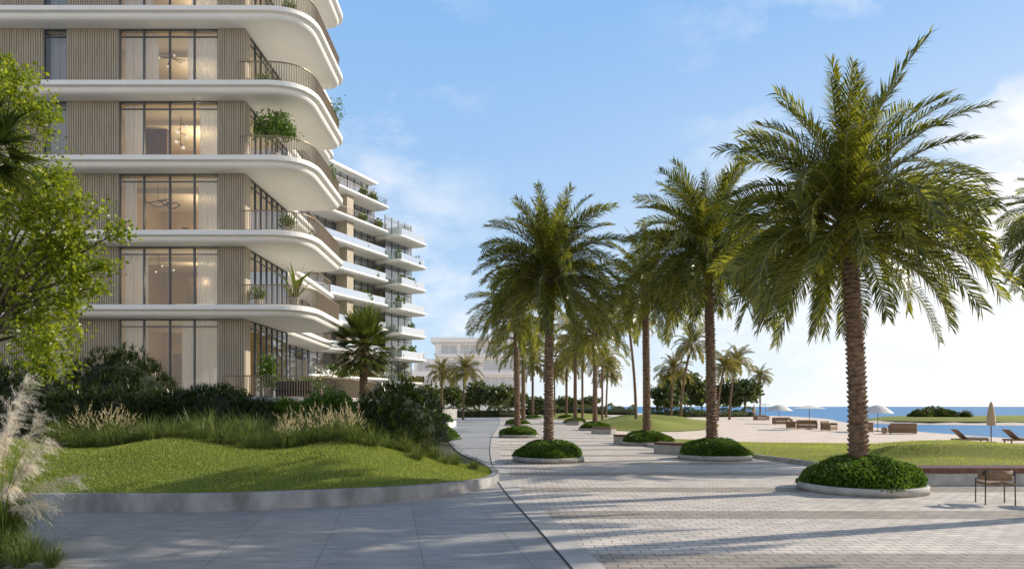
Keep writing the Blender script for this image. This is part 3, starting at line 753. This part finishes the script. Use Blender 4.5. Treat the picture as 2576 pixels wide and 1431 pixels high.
PN = ['nearest right palm','second right palm','first left palm','third right palm','second left palm','fourth right palm','third left palm','fifth right palm','fourth left palm','sixth right palm']
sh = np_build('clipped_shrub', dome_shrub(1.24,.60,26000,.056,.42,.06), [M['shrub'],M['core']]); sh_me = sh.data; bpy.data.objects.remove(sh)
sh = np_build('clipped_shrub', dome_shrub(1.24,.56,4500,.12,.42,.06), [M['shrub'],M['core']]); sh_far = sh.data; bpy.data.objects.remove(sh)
for i,((x,y,r),nm) in enumerate(zip(PL,PN)):
    t = empty('round_planter','round low stone planter ring at the foot of the %s'%nm,'planter',(x,y,0),'round planters along the promenade')
    MB().sweep([(r*math.cos(a*math.pi/24),r*math.sin(a*math.pi/24)) for a in range(48)],[(0,0.0),(0,.17),(-.015,.185),(-.11,.185),(-.12,.17),(-.12,.10)],True).build('kerb_ring',M['kerb2'],t,True,True)
    MB().lathe([(.01,.10),(r-.11,.10),(r-.11,.12),(.01,.14)],(0,0,0),32).build('soil',M['soil'],t,local=True)
    o = bpy.data.objects.new('clipped_shrub', sh_me if i<4 else sh_far); COL.objects.link(o); o.location=(x,y,.12); o.rotation_euler=(0,0,i*1.3)
    k=(r-.08)/1.3; o.scale=(k,k,[1.08,1.0,1.0,.95,.9,.9,.9,.9,.9,.9][i]); tag(o,'low rounded green shrub filling the planter of the %s'%nm,'shrub','clipped shrubs in the round planters')

def bench(p0, p1, wdt, h, label, th=.10):
    t = empty('bench', label, 'bench', (p0[0],p0[1],0)); d = Vector((p1[0]-p0[0],p1[1]-p0[1])); L = d.length; t.rotation_euler=(0,0,math.atan2(d.y,d.x))
    MB().rbox(0,L,0,wdt,0,h-th-.002,.015).build('base',M['kerb2'],t,local=True)
    mb=MB(); n=int(L/.06)
    for k in range(n): a=.02+(L-.04)*k/n; mb.rbox(a,a+(L-.04)/n-.007,-.035,wdt+.02,h-th,h,.004)
    mb.build('seat',M['bench'],t,local=True)
bench((10.2,17.25),(15.5,17.3),.80,.45,'long bench with reddish slatted seat behind the nearest palm planter',.13)
bench((6.1,29.4),(7.7,28.2),.6,.47,'wooden topped bench beside the second right palm planter')
bench((5.55,37.4),(6.5,36.2),.6,.47,'wooden topped bench beside the third right palm planter')
bench((5.85,50.5),(7.1,49),.6,.47,'wooden topped bench beside the fourth right palm planter')
bench((5.9,74),(7.1,72.5),.6,.47,'farthest small bench beside the fifth right palm planter')

# ------------------------------------------------------------------ chair + table at right
t = empty('chair','dark framed chair with woven back beside the near palm planter','chair',(gx(2503,14.05),14.05,0),rz=R(168))
mb=MB(); mb.rbox(-.27,.27,-.25,.25,.40,.45,.015); mb.build('seat',M['wicker'],t,local=True)
mb=MB(); mb.sweep([(.29*math.cos(a),.24*math.sin(a)) for a in np.linspace(R(-20),R(200),16)],[(0,.50),(.015,.50),(.015,.70),(0,.70)]); mb.build('backrest',M['wicker'],t,True,True)
for sx in (-1,1):
    for sy in (-1,1): MB().tube([(sx*.27,sy*.22,0),(sx*.265,sy*.22,.50 if sy<0 else .72)],.012,6).build('leg',M['metal'],t,local=True)
    MB().tube([(sx*.27,-.22,.5),(sx*.28,0,.52),(sx*.27,.22,.70)],.012,6).build('armrest',M['metal'],t,True,True)
t = empty('table','round dark cafe table at the right edge next to the chair','table',(gx(2503,14.05)+.92,13.7,0))
MB().lathe([(.01,.42),(.36,.42),(.37,.435),(.36,.45),(.01,.45)],(0,0,0),28).build('tabletop',M['wicker'],t,local=True)
MB().tube([(0,0,.03),(0,0,.42)],.03,10).build('post',M['metal'],t,local=True)
MB().lathe([(.01,0),(.26,0),(.25,.025),(.01,.03)],(0,0,0),24).build('base',M['metal'],t,local=True)

# ------------------------------------------------------------------ beach furniture
def lounger(x,y,rz,label):
    t = empty('sun_lounger',label,'sun lounger',(x,y,0),'loungers on the sand',rz); t.scale=(.9,.9,.9)
    MB().rbox(0,1.95,-.36,.36,.16,.26,.03).build('frame',M['wicker'],t,local=True)
    MB().rbox(.62,1.93,-.34,.34,.263,.36,.04).build('mattress',M['cushion'],t,local=True)
    mb=MB(); mb.loft([[(.62+a,-.34,.27+b),(.62+a,.34,.27+b),(.62+a-.09,.34,.27+b+.05),(.62+a-.09,-.34,.27+b+.05)] for a,b in ((0,0),(-.30,.28),(-.58,.52))]); mb.build('backrest',M['wicker'],t,local=True)
    for a in (.1,1.8):
        for b in (-.3,.3): MB().box(a,a+.06,b-.03,b+.03,0,.158).build('leg',M['wicker'],t,local=True)
lounger(gx(2400,37.6),37.6,0,'reclined wicker lounger left of the closed beige parasol')
lounger(gx(2530,37.2),37.2,0,'reclined wicker lounger right of the closed beige parasol')
def sofa(x,y,w,rz,label,kind='sofa',mat=None,z=0,grp='wicker seats on the beach'):
    t = empty('outdoor_sofa' if kind=='sofa' else 'armchair',label,kind,(x,y,z),grp,rz); m=mat or M['wicker']
    MB().rbox(-w/2,w/2,-.42,.42,.06,.30,.03).build('base',m,t,local=True)
    MB().rbox(-w/2+.12,w/2-.12,-.42,.28,.303,.44,.04).build('seat_cushion',M['cushion'],t,local=True)
    MB().rbox(-w/2,w/2,.29,.42,.303,.78,.04).build('backrest',m,t,local=True)
    for s in (-1,1): MB().rbox(min(s*w/2,s*(w/2-.11)),max(s*w/2,s*(w/2-.11)),-.42,.285,.303,.62,.03).build('armrest',m,t,local=True)
    for a in (-w/2+.08,w/2-.08):
        for b in (-.36,.36): MB().box(a-.03,a+.03,b-.03,b+.03,0,.058).build('leg',M['metal'],t,local=True)
sofa(gx(2270,50),50,1.75,R(160),'wicker sofa at the water edge right of the nearest trunk')
sofa(gx(2085,57),57,1.35,R(40),'square wicker armchair standing alone on the sand','armchair')
sofa(gx(2030,61),61,1.7,R(-20),'right hand wicker sofa under the flat white parasol')
sofa(gx(1992,63),63,1.5,R(60),'left hand wicker sofa under the flat white parasol')
sofa(gx(1968,76),76,2.0,R(0),'wicker sofa beneath the far dome parasol')
sofa(gx(2165,53),53,1.6,R(170),'wicker sofa partly hidden behind the nearest palm trunk')
sofa(gx(1915,98),98,2.2,R(20),'distant pale sofa near the closed far parasol')
sofa(gx(745,32.2),32.2,1.6,R(180),'dark outdoor sofa behind the terrace railing','sofa',M['metal'],2.40,None)
t=empty('pouf','small round pale pouf on the sand left of the waterside sofa','pouf',(gx(2225,51),51,0))
MB().lathe([(.15,0),(.21,.04),(.24,.2),(.21,.38),(.15,.42),(.01,.43)],(0,0,0),18).build('body',M['canvasb'],t,True,True)
MB().lathe([(.01,.425),(.16,.432),(.17,.45),(.13,.47),(.01,.475)],(0,0,0),18).build('cushion',M['cushion'],t,True,True)
def parasol(x,y,kind,label,w=1.5,zt=2.1,zc=1.5,col='canvas'):
    t=empty('parasol',label,'parasol',(x,y,0),'parasols on the beach')
    MB().lathe([(.01,0),(.28,0),(.28,.05),(.05,.07),(.01,.07)],(0,0,0),16).build('base',M['metal'],t,local=True)
    MB().tube([(0,0,.07),(0,0,zt)],.028,8).build('pole',M['wood'],t,local=True)
    if kind=='closed':
        mb=MB(); rings=[]
        for z,r in ((zc,.17),(zc+.12,.20),(zc+.5,.17),(zt-.45,.13),(zt-.12,.07),(zt+.02,.02)):
            rings.append([(r*(1+.18*(j%2))*math.cos(j*math.pi/8),r*(1+.18*(j%2))*math.sin(j*math.pi/8),z) for j in range(16)])
        mb.loft(rings).build('canopy',M[col],t,True,True)
    else:
        mb=MB(); rings=[]; n=24
        for k in range(7):
            u=k/6; r=w*(1-u)+.02; z = zc+(zt-zc)*(math.sin(u*math.pi/2) if kind=='dome' else u)
            rings.append([(r*math.cos(2*math.pi*j/n)*(1-.04*(j%3==0)),r*math.sin(2*math.pi*j/n)*(1-.04*(j%3==0)),z) for j in range(n)])
        mb.loft(rings,0,False).build('canopy',M[col],t,True,True)
        mb=MB()
        for j in range(8): mb.tube([(0,0,zt-.06),(w*.95*math.cos(j*.785),w*.95*math.sin(j*.785),zc+.01)],.012,4)
        mb.build('ribs',M['wood'],t,local=True)
parasol(gx(2493,37.9),37.9,'closed','closed beige parasol between the two loungers at right',zt=2.25,zc=.95,col='canvasb')
parasol(gx(2208,55),55,'dome','domed white parasol behind the nearest palm trunk',1.15,2.12,1.45)
parasol(gx(2036,59.5),59.5,'flat','wide flat white parasol over the middle wicker sofas',1.45,2.1,1.82)
parasol(gx(1960,80),80,'dome','domed white parasol over the farther sofas',1.5,2.2,1.5)
parasol(gx(1897,104),104,'closed','small closed parasol farthest off by the beach trees',zt=2.3,zc=1.0,col='canvasb')
parasol(gx(1925,110),110,'flat','small open parasol farthest off beside the closed one',1.4,2.5,2.2)

# ------------------------------------------------------------------ left planting
def place(o, px, d, zoff=-.08, sc=1, rz=None):
    x = gx(px,d); z = float(Hm(np.array([x]),np.array([d]))[0]); o.location=(x,d,z+zoff); o.scale=(sc,sc,sc) if isinstance(sc,(int,float)) else sc
    o.rotation_euler=(0,0,random.uniform(0,6.28) if rz is None else rz); return o
def strap(px,d,Rr,H,label,n=170,L=.42):
    o=np_build('strap_leaf_shrub',strap_shrub(Rr,H,n,L),[M['dark'],M['core']]); place(o,px,d); return tag(o,label,'shrub')
strap(300,26,2.0,2.5,'tall dark spiky shrub mass in front of the tan cladding',520,.32)
strap(525,22.6,1.6,1.3,'dark spiky shrub below the large ground floor window',360,.27)
strap(240,21,1.75,1.1,'low dark spiky shrub at the back left of the bed',330,.27)
strap(60,21,1.6,2.1,'dark spiky shrub at the far left behind the pampas grass',300,.34)
strap(1000,20.2,1.42,1.7,'large dark spiky shrub at the right end of the garden bed',460,.28)
strap(410,22.8,1.35,1.05,'small dark spiky shrub between the two bigger ones on the left',240,.27)
strap(640,23.4,1.1,.85,'low dark spiky shrub left of the bright rounded shrub',190,.27)
def ball(px,d,Rr,H,n,label,l=.085,mat='shrub'):
    o=np_build('rounded_shrub',dome_shrub(Rr,H,n,l,.4,.10),[M[mat],M['core']]); place(o,px,d); return tag(o,label,'shrub')
ball(830,21.6,1.15,1.5,11000,'bright green rounded shrub in front of the terrace railing',.072)
ball(720,24,.8,1.0,4500,'small bright green shrub at the foot of the terrace wall',.08)
ball(660,27.5,.9,.9,3500,'low green shrub under the left end of the terrace railing')
ball(1085,36,1.3,.9,4000,'low green shrub beyond the dark spiky shrub on the right end',.1)
ball(915,25,1.0,1.2,5000,'green shrub between the bright rounded shrub and the fan palm')
ball(560,27.5,1.2,1.3,3500,'green shrub behind the dark shrub under the ground floor window',.1,'farleaf')
TU=[]
for k in range(3):
    o=np_build('ornamental_grass',[tuft(400,.84,1.0,.005)],[M['tuft'],M['spike']]); TU.append(o.data); bpy.data.objects.remove(o)
TS=[]
for k in range(2):
    o=np_build('fountain_grass',[tuft(340,.80,.95,.005)]+spikes(24,.86,.65),[M['tuft'],M['spike']]); TS.append(o.data); bpy.data.objects.remove(o)
line=[(110,17.8),(300,17.3),(450,17.3),(600,17.4),(700,17.4),(820,17.5),(930,17.8),(1040,18.3),(1130,19.0),(1185,19.9)]
for row,(dd,n) in enumerate(((0,27),(.8,24),(1.6,19),(2.5,14))):
    for k in range(n):
        px=115+(1185-115-row*25)*(k+.5*(row%2))/n+random.uniform(-18,18)
        d=float(np.interp(px,[a for a,b in line],[b for a,b in line]))+dd+random.uniform(-.4,.4)
        if px>1040 and row>1: continue
        fl = (170<px<320 and row>0) or (715<px<895)
        me=random.choice(TS if fl else TU); s=random.uniform(.72,1.1)*(1.0 if px<1080 else .8)*(.8 if row==0 else 1)
        o=bpy.data.objects.new('fountain_grass' if fl else 'ornamental_grass',me); COL.objects.link(o); place(o,px,d,-.03,s)
        if fl: tag(o,'clump of fountain grass with cream seed heads on the mound crest','plant','fountain grass clumps with seed heads')
        else: tag(o,'clump of arching green ornamental grass on the mound crest','plant','green grass clumps along the mound')
o=bpy.data.objects.new('ornamental_grass',TU[0]); COL.objects.link(o); place(o,1192,19.4,-.03,.55); tag(o,'small isolated grass clump at the right tip of the mound','plant')

def pampas(x,y,specs,label):
    t=empty('pampas_grass',label,'plant',(x,y,0))
    np_build('leaves',[tuft(420,1.25,.8,.007)],[M['tuft']],t)
    for (tx,ty,tz,L) in specs:
        top=np.array([tx-x,ty-y,tz]); n=10; s=np.linspace(0,1,n)[:,None]
        base=np.array([random.uniform(-.25,.15),random.uniform(-.1,.1),0]); mid=(base+top)/2+np.array([(base[0]-top[0])*.4,0,.3])
        C=(1-s)**2*base+2*s*(1-s)*mid+s*s*top
        MB().tube([tuple(c) for c in C],[.005]*n,5).build('stem',M['spike'],t,True,True)
        nb=46; ub=np.sort(rng.uniform(0,1,nb)); sb=(1-ub*L)[:,None]
        Pb=(1-sb)**2*base+2*sb*(1-sb)*mid+sb**2*top; Tb=nrm(2*(1-sb)*(mid-base)+2*sb*(top-mid))
        Db=nrm(Tb*1.0+rand_dirs(nb)*.75+np.array([.35,0,-.05])); lb=.34*np.sin(np.pi*np.clip(ub*.78+.14,0,1))**.7*rng.uniform(.55,1.25,nb)
        m=34; w=np.tile(np.linspace(0,1,m),nb); Pq=np.repeat(Pb,m,0)+np.repeat(Db,m,0)*(w*np.repeat(lb,m))[:,None]+np.array([0,0,-.12])*(w**2)[:,None]
        D=nrm(np.repeat(Db,m,0)+rand_dirs(nb*m)*.7+np.array([.1,0,-.35])); l=.085*rng.uniform(.4,1.3,nb*m)*(1.1-.5*w)
        np_build('plume',[(blades(Pq,D,l,np.full(nb*m,.0019),rng.uniform(.2,1.2,nb*m)),BL,0)],M['plume'],t)
Yp=9.4
def pp(px,py,L,dy=0): return (gx(px,Yp+dy),Yp+dy,gz(py,Yp+dy),L)
pampas(gx(0,Yp),Yp,[pp(75,945,.48),pp(100,1045,.42,.2),pp(30,1010,.42,-.3),pp(190,1200,.40,.1),pp(120,1110,.40,-.2),pp(0,1090,.42,-.1),pp(105,1265,.36,-.2),pp(65,1170,.42,.1),pp(25,1225,.38,-.2),pp(55,1000,.45,.25)],'pale feathery pampas grass in the lower left foreground')
for k,(px,d,s) in enumerate(((10,8.9,.75),(80,8.8,.6),(130,8.5,.45),(50,8.5,.5),(-60,9.2,.9))):
    o=bpy.data.objects.new('ornamental_grass',TU[k%3]); COL.objects.link(o); o.location=(gx(px,d),d,0); o.scale=(s,s,s); o.rotation_euler=(0,0,k*1.1)
    tag(o,'dark green grass clump at the foot of the pampas in the bottom left corner','plant','grass clumps at the pampas foot')

D1=16.0; bx_=gx(-70,D1)
t=empty('broadleaf_tree','lime green leafy tree reaching in from the left edge','tree',(bx_,D1,.8))
cl=[(60,250,75,780),(125,300,55,460),(-30,330,130,950),(30,190,50,360),(0,150,35,160),(130,540,110,1800),(235,540,65,600),(295,580,42,230),(60,660,150,2600),(165,640,80,1000),(240,660,38,190),(70,800,115,1450),(170,760,55,460),(150,460,50,460),(20,500,120,1350),(130,860,55,360),(60,900,75,650),(-60,720,150,1100),(240,720,30,100),(190,690,50,360),(200,600,60,420)]
cls=[]; tr=MB(); fork=Vector((.1,0,2.6))
tr.tube([(0,0,-.3),(.05,0,1.2),fork],[.17,.14,.12],10)
for px,py,r,n in cl:
    c=Vector((gx(px,D1)-bx_,random.uniform(-.8,.8),gz(py,D1)-.8)); rm=r/F*D1
    cls.append((tuple(c),(rm,rm*.9,rm*.85),n))
    m=(fork+c)/2+Vector((0,0,.4)); tr.tube([fork,m,c],[.07,.035,.012],6)
tr.build('trunk',M['bark'],t,True,True)
np_build('crown',[cloud(cls,.10,.40,.35,.36)],[M['tree']],t)
FC=np_build('crown',fan_crown(52,.72,.85),[M['fan'],M['rachis']]); fme=FC.data; bpy.data.objects.remove(FC)
FD=np_build('crown',fan_crown(26,.7,.95,30),[M['dark'],M['core']]); fdk=FD.data; bpy.data.objects.remove(FD)
def fanpalm(x,y,z0,h,me,sc,label,r=.16):
    t=empty('fan_palm',label,'palm tree',(x,y,z0)); palm_trunk(h,r,r*.85).build('trunk',M['trunk'],t,False,True)
    o=bpy.data.objects.new('crown',me); COL.objects.link(o); o.parent=t; o.location=(0,0,h); o.scale=(sc,)*3
fanpalm(gx(-55,13.5),13.5,.35,gz(370,13.5)-.35,fdk,.82,'dark fan palm just inside the left edge behind the lime tree')
fanpalm(gx(915,30),30,1.5,gz(868,30)-1.5,fme,1.22,'fan palm with a round shaggy crown beside the terrace railing',.2)

def potted(x,y,z,kind,label,h=1.6,r=.24,group=None):
    t=empty('potted_plant',label,'potted plant',(x,y,z),group)
    MB().lathe([(r*.7,0),(r*.95,.12),(r,.42),(r*1.02,.46),(r*.9,.46),(r*.88,.40),(.01,.40)],(0,0,0),18).build('pot',M['pot'],t,True,True)
    if kind=='tree':
        MB().tube([(0,0,.38),(.05,0,h*.45),(.1,0,h*.6)],[.035,.03,.02],6).build('stem',M['bark'],t,True,True)
        w=h*.42
        np_build('foliage',[cloud([((0,0,h*.78),(w,w*.9,h*.24),900),((-w*.6,0,h*.66),(w*.55,w*.5,h*.16),350),((w*.65,0,h*.62),(w*.55,w*.5,h*.16),350),((.1,0,h*.95),(w*.5,w*.5,h*.14),250)],.13,.38)],[M['shrub']],t)
    elif kind=='banana':
        n=13; az=np.arange(n)*2.4; tl=np.linspace(.15,.95,n); D=nrm(np.stack([np.cos(az)*np.sin(tl),np.sin(az)*np.sin(tl),np.cos(tl)],1))
        np_build('foliage',[(blades(np.repeat([[0,0,.4]],n,0),D,np.full(n,h*.95),np.full(n,.085),np.full(n,.7)),BL,0)],[M['fan']],t)
    elif kind=='cone':
        np_build('foliage',[cloud([((0,0,h*.45),(.5,.5,h*.3),900),((0,0,h*.72),(.38,.38,h*.25),600)],.11,.38)],[M['shrub']],t)
    else:
        np_build('foliage',[cloud([((0,0,.4+h*.3),(h*.42,h*.4,h*.36),500)],.13,.25,-.5)],[M['shrub']],t)
potted(gx(692,33.2),33.2,13.81,'tree','big bushy potted tree on the middle balcony of the near block',2.35,.26)
potted(gx(742,33.0),33.0,6.79,'banana','potted banana plant on the lowest balcony of the near block',2.0,.22)
potted(gx(650,33.6),33.6,6.79,'low','low potted plant at the left end of the lowest balcony',1.0,.2)
potted(gx(805,36.9),36.9,10.29,'low','overhanging potted plant on the second balcony side',1.4,.2)
potted(gx(725,33.4),33.4,10.29,'low','leafy potted plant behind the second balcony railing',1.0,.2)
potted(gx(820,37.3),37.3,13.81,'low','green plant spilling over the side of the middle balcony',1.5,.2)
potted(gx(832,38.0),38.0,17.32,'low','tall green plant on the side of the fourth balcony',2.2,.2)
potted(gx(665,33.6),33.6,17.32,'low','small potted plant behind the railing of the fourth balcony',.9,.2)
potted(gx(730,33.6),33.6,20.82,'low','small potted plant on the highest visible balcony',1.0,.2)
potted(gx(676,32),32,2.40,'cone','upright leafy potted tree at the terrace corner',2.1,.22)
for k,(px,d,h) in enumerate(((770,33,.9),(800,34,.9),(730,36,1.0))): potted(gx(px,d),d,2.40,'low',['round potted shrub in the middle of the terrace','round potted shrub at the right of the terrace','potted shrub at the back of the terrace by the glass'][k],h,.2)
t=empty('cloud_pruned_tree','small cloud pruned tree between the terrace and the fan palm','tree',(gx(838,36),36,2.4))
MB().tube([(0,0,-.2),(.12,0,.5),(-.1,0,1.0),(.05,0,1.5)],[.07,.055,.045,.03],7).build('trunk',M['bark'],t,True,True)
np_build('crown',[cloud([((.0,0,1.65),(.42,.4,.16),500),((-.45,0,1.1),(.38,.35,.13),400),((.5,0,1.25),(.36,.35,.12),400),((.45,0,.7),(.34,.3,.12),350),((-.3,0,.6),(.3,.3,.1),250)],.08,.4)],[M['shrub']],t)
bp=np_build('balcony_plant',[cloud([((0,0,.75),(1.0,.75,.75),420)],.40,.3,-.2,.2)],[M['shrub']]); bpm=bp.data; bpy.data.objects.remove(bp)
nn=['top','second','third','fourth','fifth','sixth','seventh','eighth']
for k in range(0,8):
    for j,(u,n,side) in enumerate(((random.uniform(2.2,3.6),.9,'near left'),(random.uniform(5.2,7.2),.8,'near right'),(random.uniform(9.6,11),2.3,'far left'),(random.uniform(12.8,14.8),2.3,'far right'))):
        if k==0 and j>1: continue
        if (k+j)%4==3: continue
        o=bpy.data.objects.new('balcony_plant',bpm); COL.objects.link(o); p=T2(u,n); o.location=(p[0],p[1],Z2[k]-(.4 if j>1 else 0)); s=random.uniform(.55,.9); o.scale=(s*1.1,s*1.1,s*random.uniform(.8,1.6)); o.rotation_euler=(0,0,k*1.7+j)
        tag(o,'leafy plant at the %s of the %s balcony down on the second block'%(side,nn[k]),'plant','plants on the second block balconies')

def tree_me(n,l):
    cl=[((0,0,.62),(.34,.34,.26),n)]+[((.28*math.cos(a),.28*math.sin(a),random.uniform(.42,.78)),(.2,.2,.16),n//4) for a in np.arange(0,6.2,1.05)]
    o=np_build('crown',[cloud(cl,l,.42)],[M['farleaf']]); me=o.data; bpy.data.objects.remove(o); return me
TM=[tree_me(1300,.085),tree_me(1100,.09)]
def ftree(px,d,h,label,wd=1.0):
    t=empty('beach_tree',label,'tree',(gx(px,d),d,0))
    MB().tube([(0,0,0),(.1,0,h*.3),(0,0,h*.55)],[.16,.13,.07],7).build('trunk',M['bark'],t,True,True)
    for a in (0,2.1,4.2): MB().tube([(.08,0,h*.28),(h*.2*math.cos(a),h*.2*math.sin(a),h*.6)],[.09,.03],5).build('limb',M['bark'],t,True,True)
    o=bpy.data.objects.new('crown',random.choice(TM)); COL.objects.link(o); o.parent=t; o.scale=(h*wd,h*wd,h); o.rotation_euler=(0,0,random.uniform(0,6))
for a in ((1678,128,6.6,'dark leafy tree at the left end of the far beach grove',1.1),(1722,134,9.6,'tallest dark leafy tree of the far beach grove',1.0),(1765,140,7.4,'dark leafy tree right of the tallest one in the far grove',1.0),
    (1838,140,8.2,'round dark tree behind the brownish pair of palms',.9),(1872,136,8.0,'rightmost round dark tree of the far beach grove',.9),(1205,140,7.6,'green tree left in front of the pale far block',.9),
    (1256,136,6.8,'green tree right in front of the pale far block',1.0),(1352,150,4.4,'small dark tree at the end of the promenade between the rows',1.2),(1140,150,7.0,'dim tree behind the pair of palms on the left',1.1),(1075,130,6.5,'tree beside the end of the second apartment block',1.1),(1300,160,5.5,'small tree behind the left palm row',1.2),(1420,175,5.0,'faint tree at the far end of the promenade',1.4),(1480,175,5.0,'faint tree at the far end right of the promenade',1.4)): ftree(*a)
def hedge(p0,p1,w,h,label,n=1800,l=.3):
    L=math.hypot(p1[0]-p0[0],p1[1]-p0[1]); x=rng.uniform(0,L,n); a=rng.uniform(0,math.pi,n); k=1+.25*np.sin(x*.9)+.15*np.sin(x*2.3)
    P=np.stack([x,w*.5*np.cos(a),h*np.sin(a)**.6*k],1); D=nrm(rand_dirs(n)+np.array([0,0,.4])); LL=l*rng.uniform(.7,1.3,n)
    mb=MB().box(.2,L-.2,-w*.4,w*.4,0,h*.75)
    o=np_build('hedge',[(leaf_quads(P,D,LL,LL*.4),Q4,0),(np.array([mb.v]),mb.f,1)],[M['farleaf'],M['core']]); o.location=(p0[0],p0[1],0); o.rotation_euler=(0,0,math.atan2(p1[1]-p0[1],p1[0]-p0[0]))
    return tag(o,label,'hedge')
hedge((gx(1040,125),125),(gx(1300,128),128),3,1.6,'dark clipped hedge below the far pale block',2600)
hedge((gx(1300,165),165),(gx(1600,165),165),4,1.9,'low far hedge closing the end of the promenade',2600,.4)
hedge((gx(1630,126),126),(gx(1890,134),134),3,1.3,'low dark hedge under the far beach grove',2600)
for px,d,rr,hh,lab in ((2318,98,1.5,.9,'left shrub of the three on the grass spit across the water'),(2345,99,1.9,1.25,'tallest middle shrub on the grass spit across the water'),(2378,98,1.6,.8,'right shrub of the three on the grass spit across the water')):
    o=np_build('rounded_shrub',dome_shrub(rr,hh,900,.3,.4,.16),[M['farleaf'],M['core']]); o.location=(gx(px,d),d,.42); tag(o,lab,'shrub')
o=np_build('agave',strap_shrub(.5,.4,26,.9,12,.05),[M['farleaf'],M['core']]); o.location=(gx(2430,96),96,.4); tag(o,'spiky agave like plant on the grass spit','plant')
tb=empty('raised_bed','low white walled raised bed beyond the mound on the left','planter',(gx(1080,62),62,0))
MB().rbox(gx(1040,62),gx(1130,62),60.5,70,0,.55,.03).build('wall',M['white'],tb)
o=np_build('rounded_shrub',dome_shrub(1.6,.9,2500,.18),[M['shrub'],M['core']]); o.location=(gx(1090,64),64,.5); tag(o,'rounded shrub in the low white raised bed','shrub')
o=np_build('rounded_shrub',dome_shrub(1.7,1.1,2500,.18),[M['farleaf'],M['core']]); o.location=(gx(1050,66),66,.5); tag(o,'darker shrub left in the white raised bed','shrub')
hedge((-9.5,46),(-13,92),2.4,1.6,'long green hedge running along the foot of the second block',3000,.22)

# ------------------------------------------------------------------ light, sky, camera
EL = R(26)
sd = Vector((.952*math.cos(EL), .306*math.cos(EL), math.sin(EL)))
sl = bpy.data.lights.new('sun','SUN'); sl.energy=5.0; sl.angle=R(.5); sl.color=(1,.91,.77)
so = bpy.data.objects.new('sun',sl); COL.objects.link(so); so.rotation_euler = sd.to_track_quat('Z','Y').to_euler()
w = bpy.data.worlds.new('World'); SC.world = w; w.use_nodes = True; nt = w.node_tree
bg = nt.nodes['Background']; bg.inputs[1].default_value = .15
sky = nt.nodes.new('ShaderNodeTexSky'); sky.sky_type='NISHITA'; sky.sun_disc=False
sky.sun_elevation=EL; sky.sun_rotation=math.atan2(sd.x,sd.y); sky.air_density=1.0; sky.dust_density=.4; sky.ozone_density=1.6
tc = nt.nodes.new('ShaderNodeTexCoord'); mp = nt.nodes.new('ShaderNodeMapping'); mp.inputs['Scale'].default_value=(1,1,2.0); mp.inputs['Location'].default_value=(.35,.2,.1)
nt.links.new(tc.outputs['Generated'],mp.inputs[0])
spx = nt.nodes.new('ShaderNodeSeparateXYZ'); nt.links.new(tc.outputs['Generated'],spx.inputs[0])
sx_, sy_, sz_ = spx.outputs
zf = math_(nt,'POWER', ramp(nt, sz_, 0, .60), .6)
grad = mixc(nt, zf, (5.1,6.1,6.9), (1.6,3.45,6.3))
grad = mixc(nt, ramp(nt, sz_, .54, .72), grad, (.8,1.1,1.9))
glow = math_(nt,'MULTIPLY', ramp(nt, sx_, -.05, .7), ramp(nt, sz_, .5, .0))
grad = mixc(nt, math_(nt,'MULTIPLY',glow,.9), grad, (7.1,7.05,6.9))
base = mixc(nt, .86, sky.outputs[0], grad)
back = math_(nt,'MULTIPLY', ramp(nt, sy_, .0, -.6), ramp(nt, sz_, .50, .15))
base = mixc(nt, math_(nt,'MULTIPLY', back, .9), base, (8.8,7.9,6.7))  # warm haze invented behind the camera, added to brighten the shaded front facade
f = ramp(nt, noise(nt, mp.outputs[0], 3.4, 10, .60), .45, .62)
wt = math_(nt,'ADD', ramp(nt, sx_, .15, .5), math_(nt,'MULTIPLY', ramp(nt, sz_, .30, .02), .75))
wisp = math_(nt,'MULTIPLY', ramp(nt, math_(nt,'ABSOLUTE', math_(nt,'ADD', sx_, .17)), .16, .03), .55)
wt = math_(nt,'MINIMUM', math_(nt,'ADD', math_(nt,'ADD', wt, .03), wisp), 1.0)
wt = math_(nt,'MULTIPLY', wt, ramp(nt, sz_, .75, .55))
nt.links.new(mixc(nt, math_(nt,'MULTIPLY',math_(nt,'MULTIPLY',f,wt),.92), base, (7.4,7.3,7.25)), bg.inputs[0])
cam = bpy.data.cameras.new('camera'); co = bpy.data.objects.new('camera',cam); COL.objects.link(co)
co.location=(0,0,EYE); co.rotation_euler=(R(90),0,0); cam.sensor_width=36; cam.lens=24.0; cam.shift_y=(HZ-715.5)/2576; cam.clip_end=12000; cam.clip_start=.1
SC.camera = co
SC.view_settings.view_transform='Standard'; SC.view_settings.look='None'; SC.view_settings.exposure=0
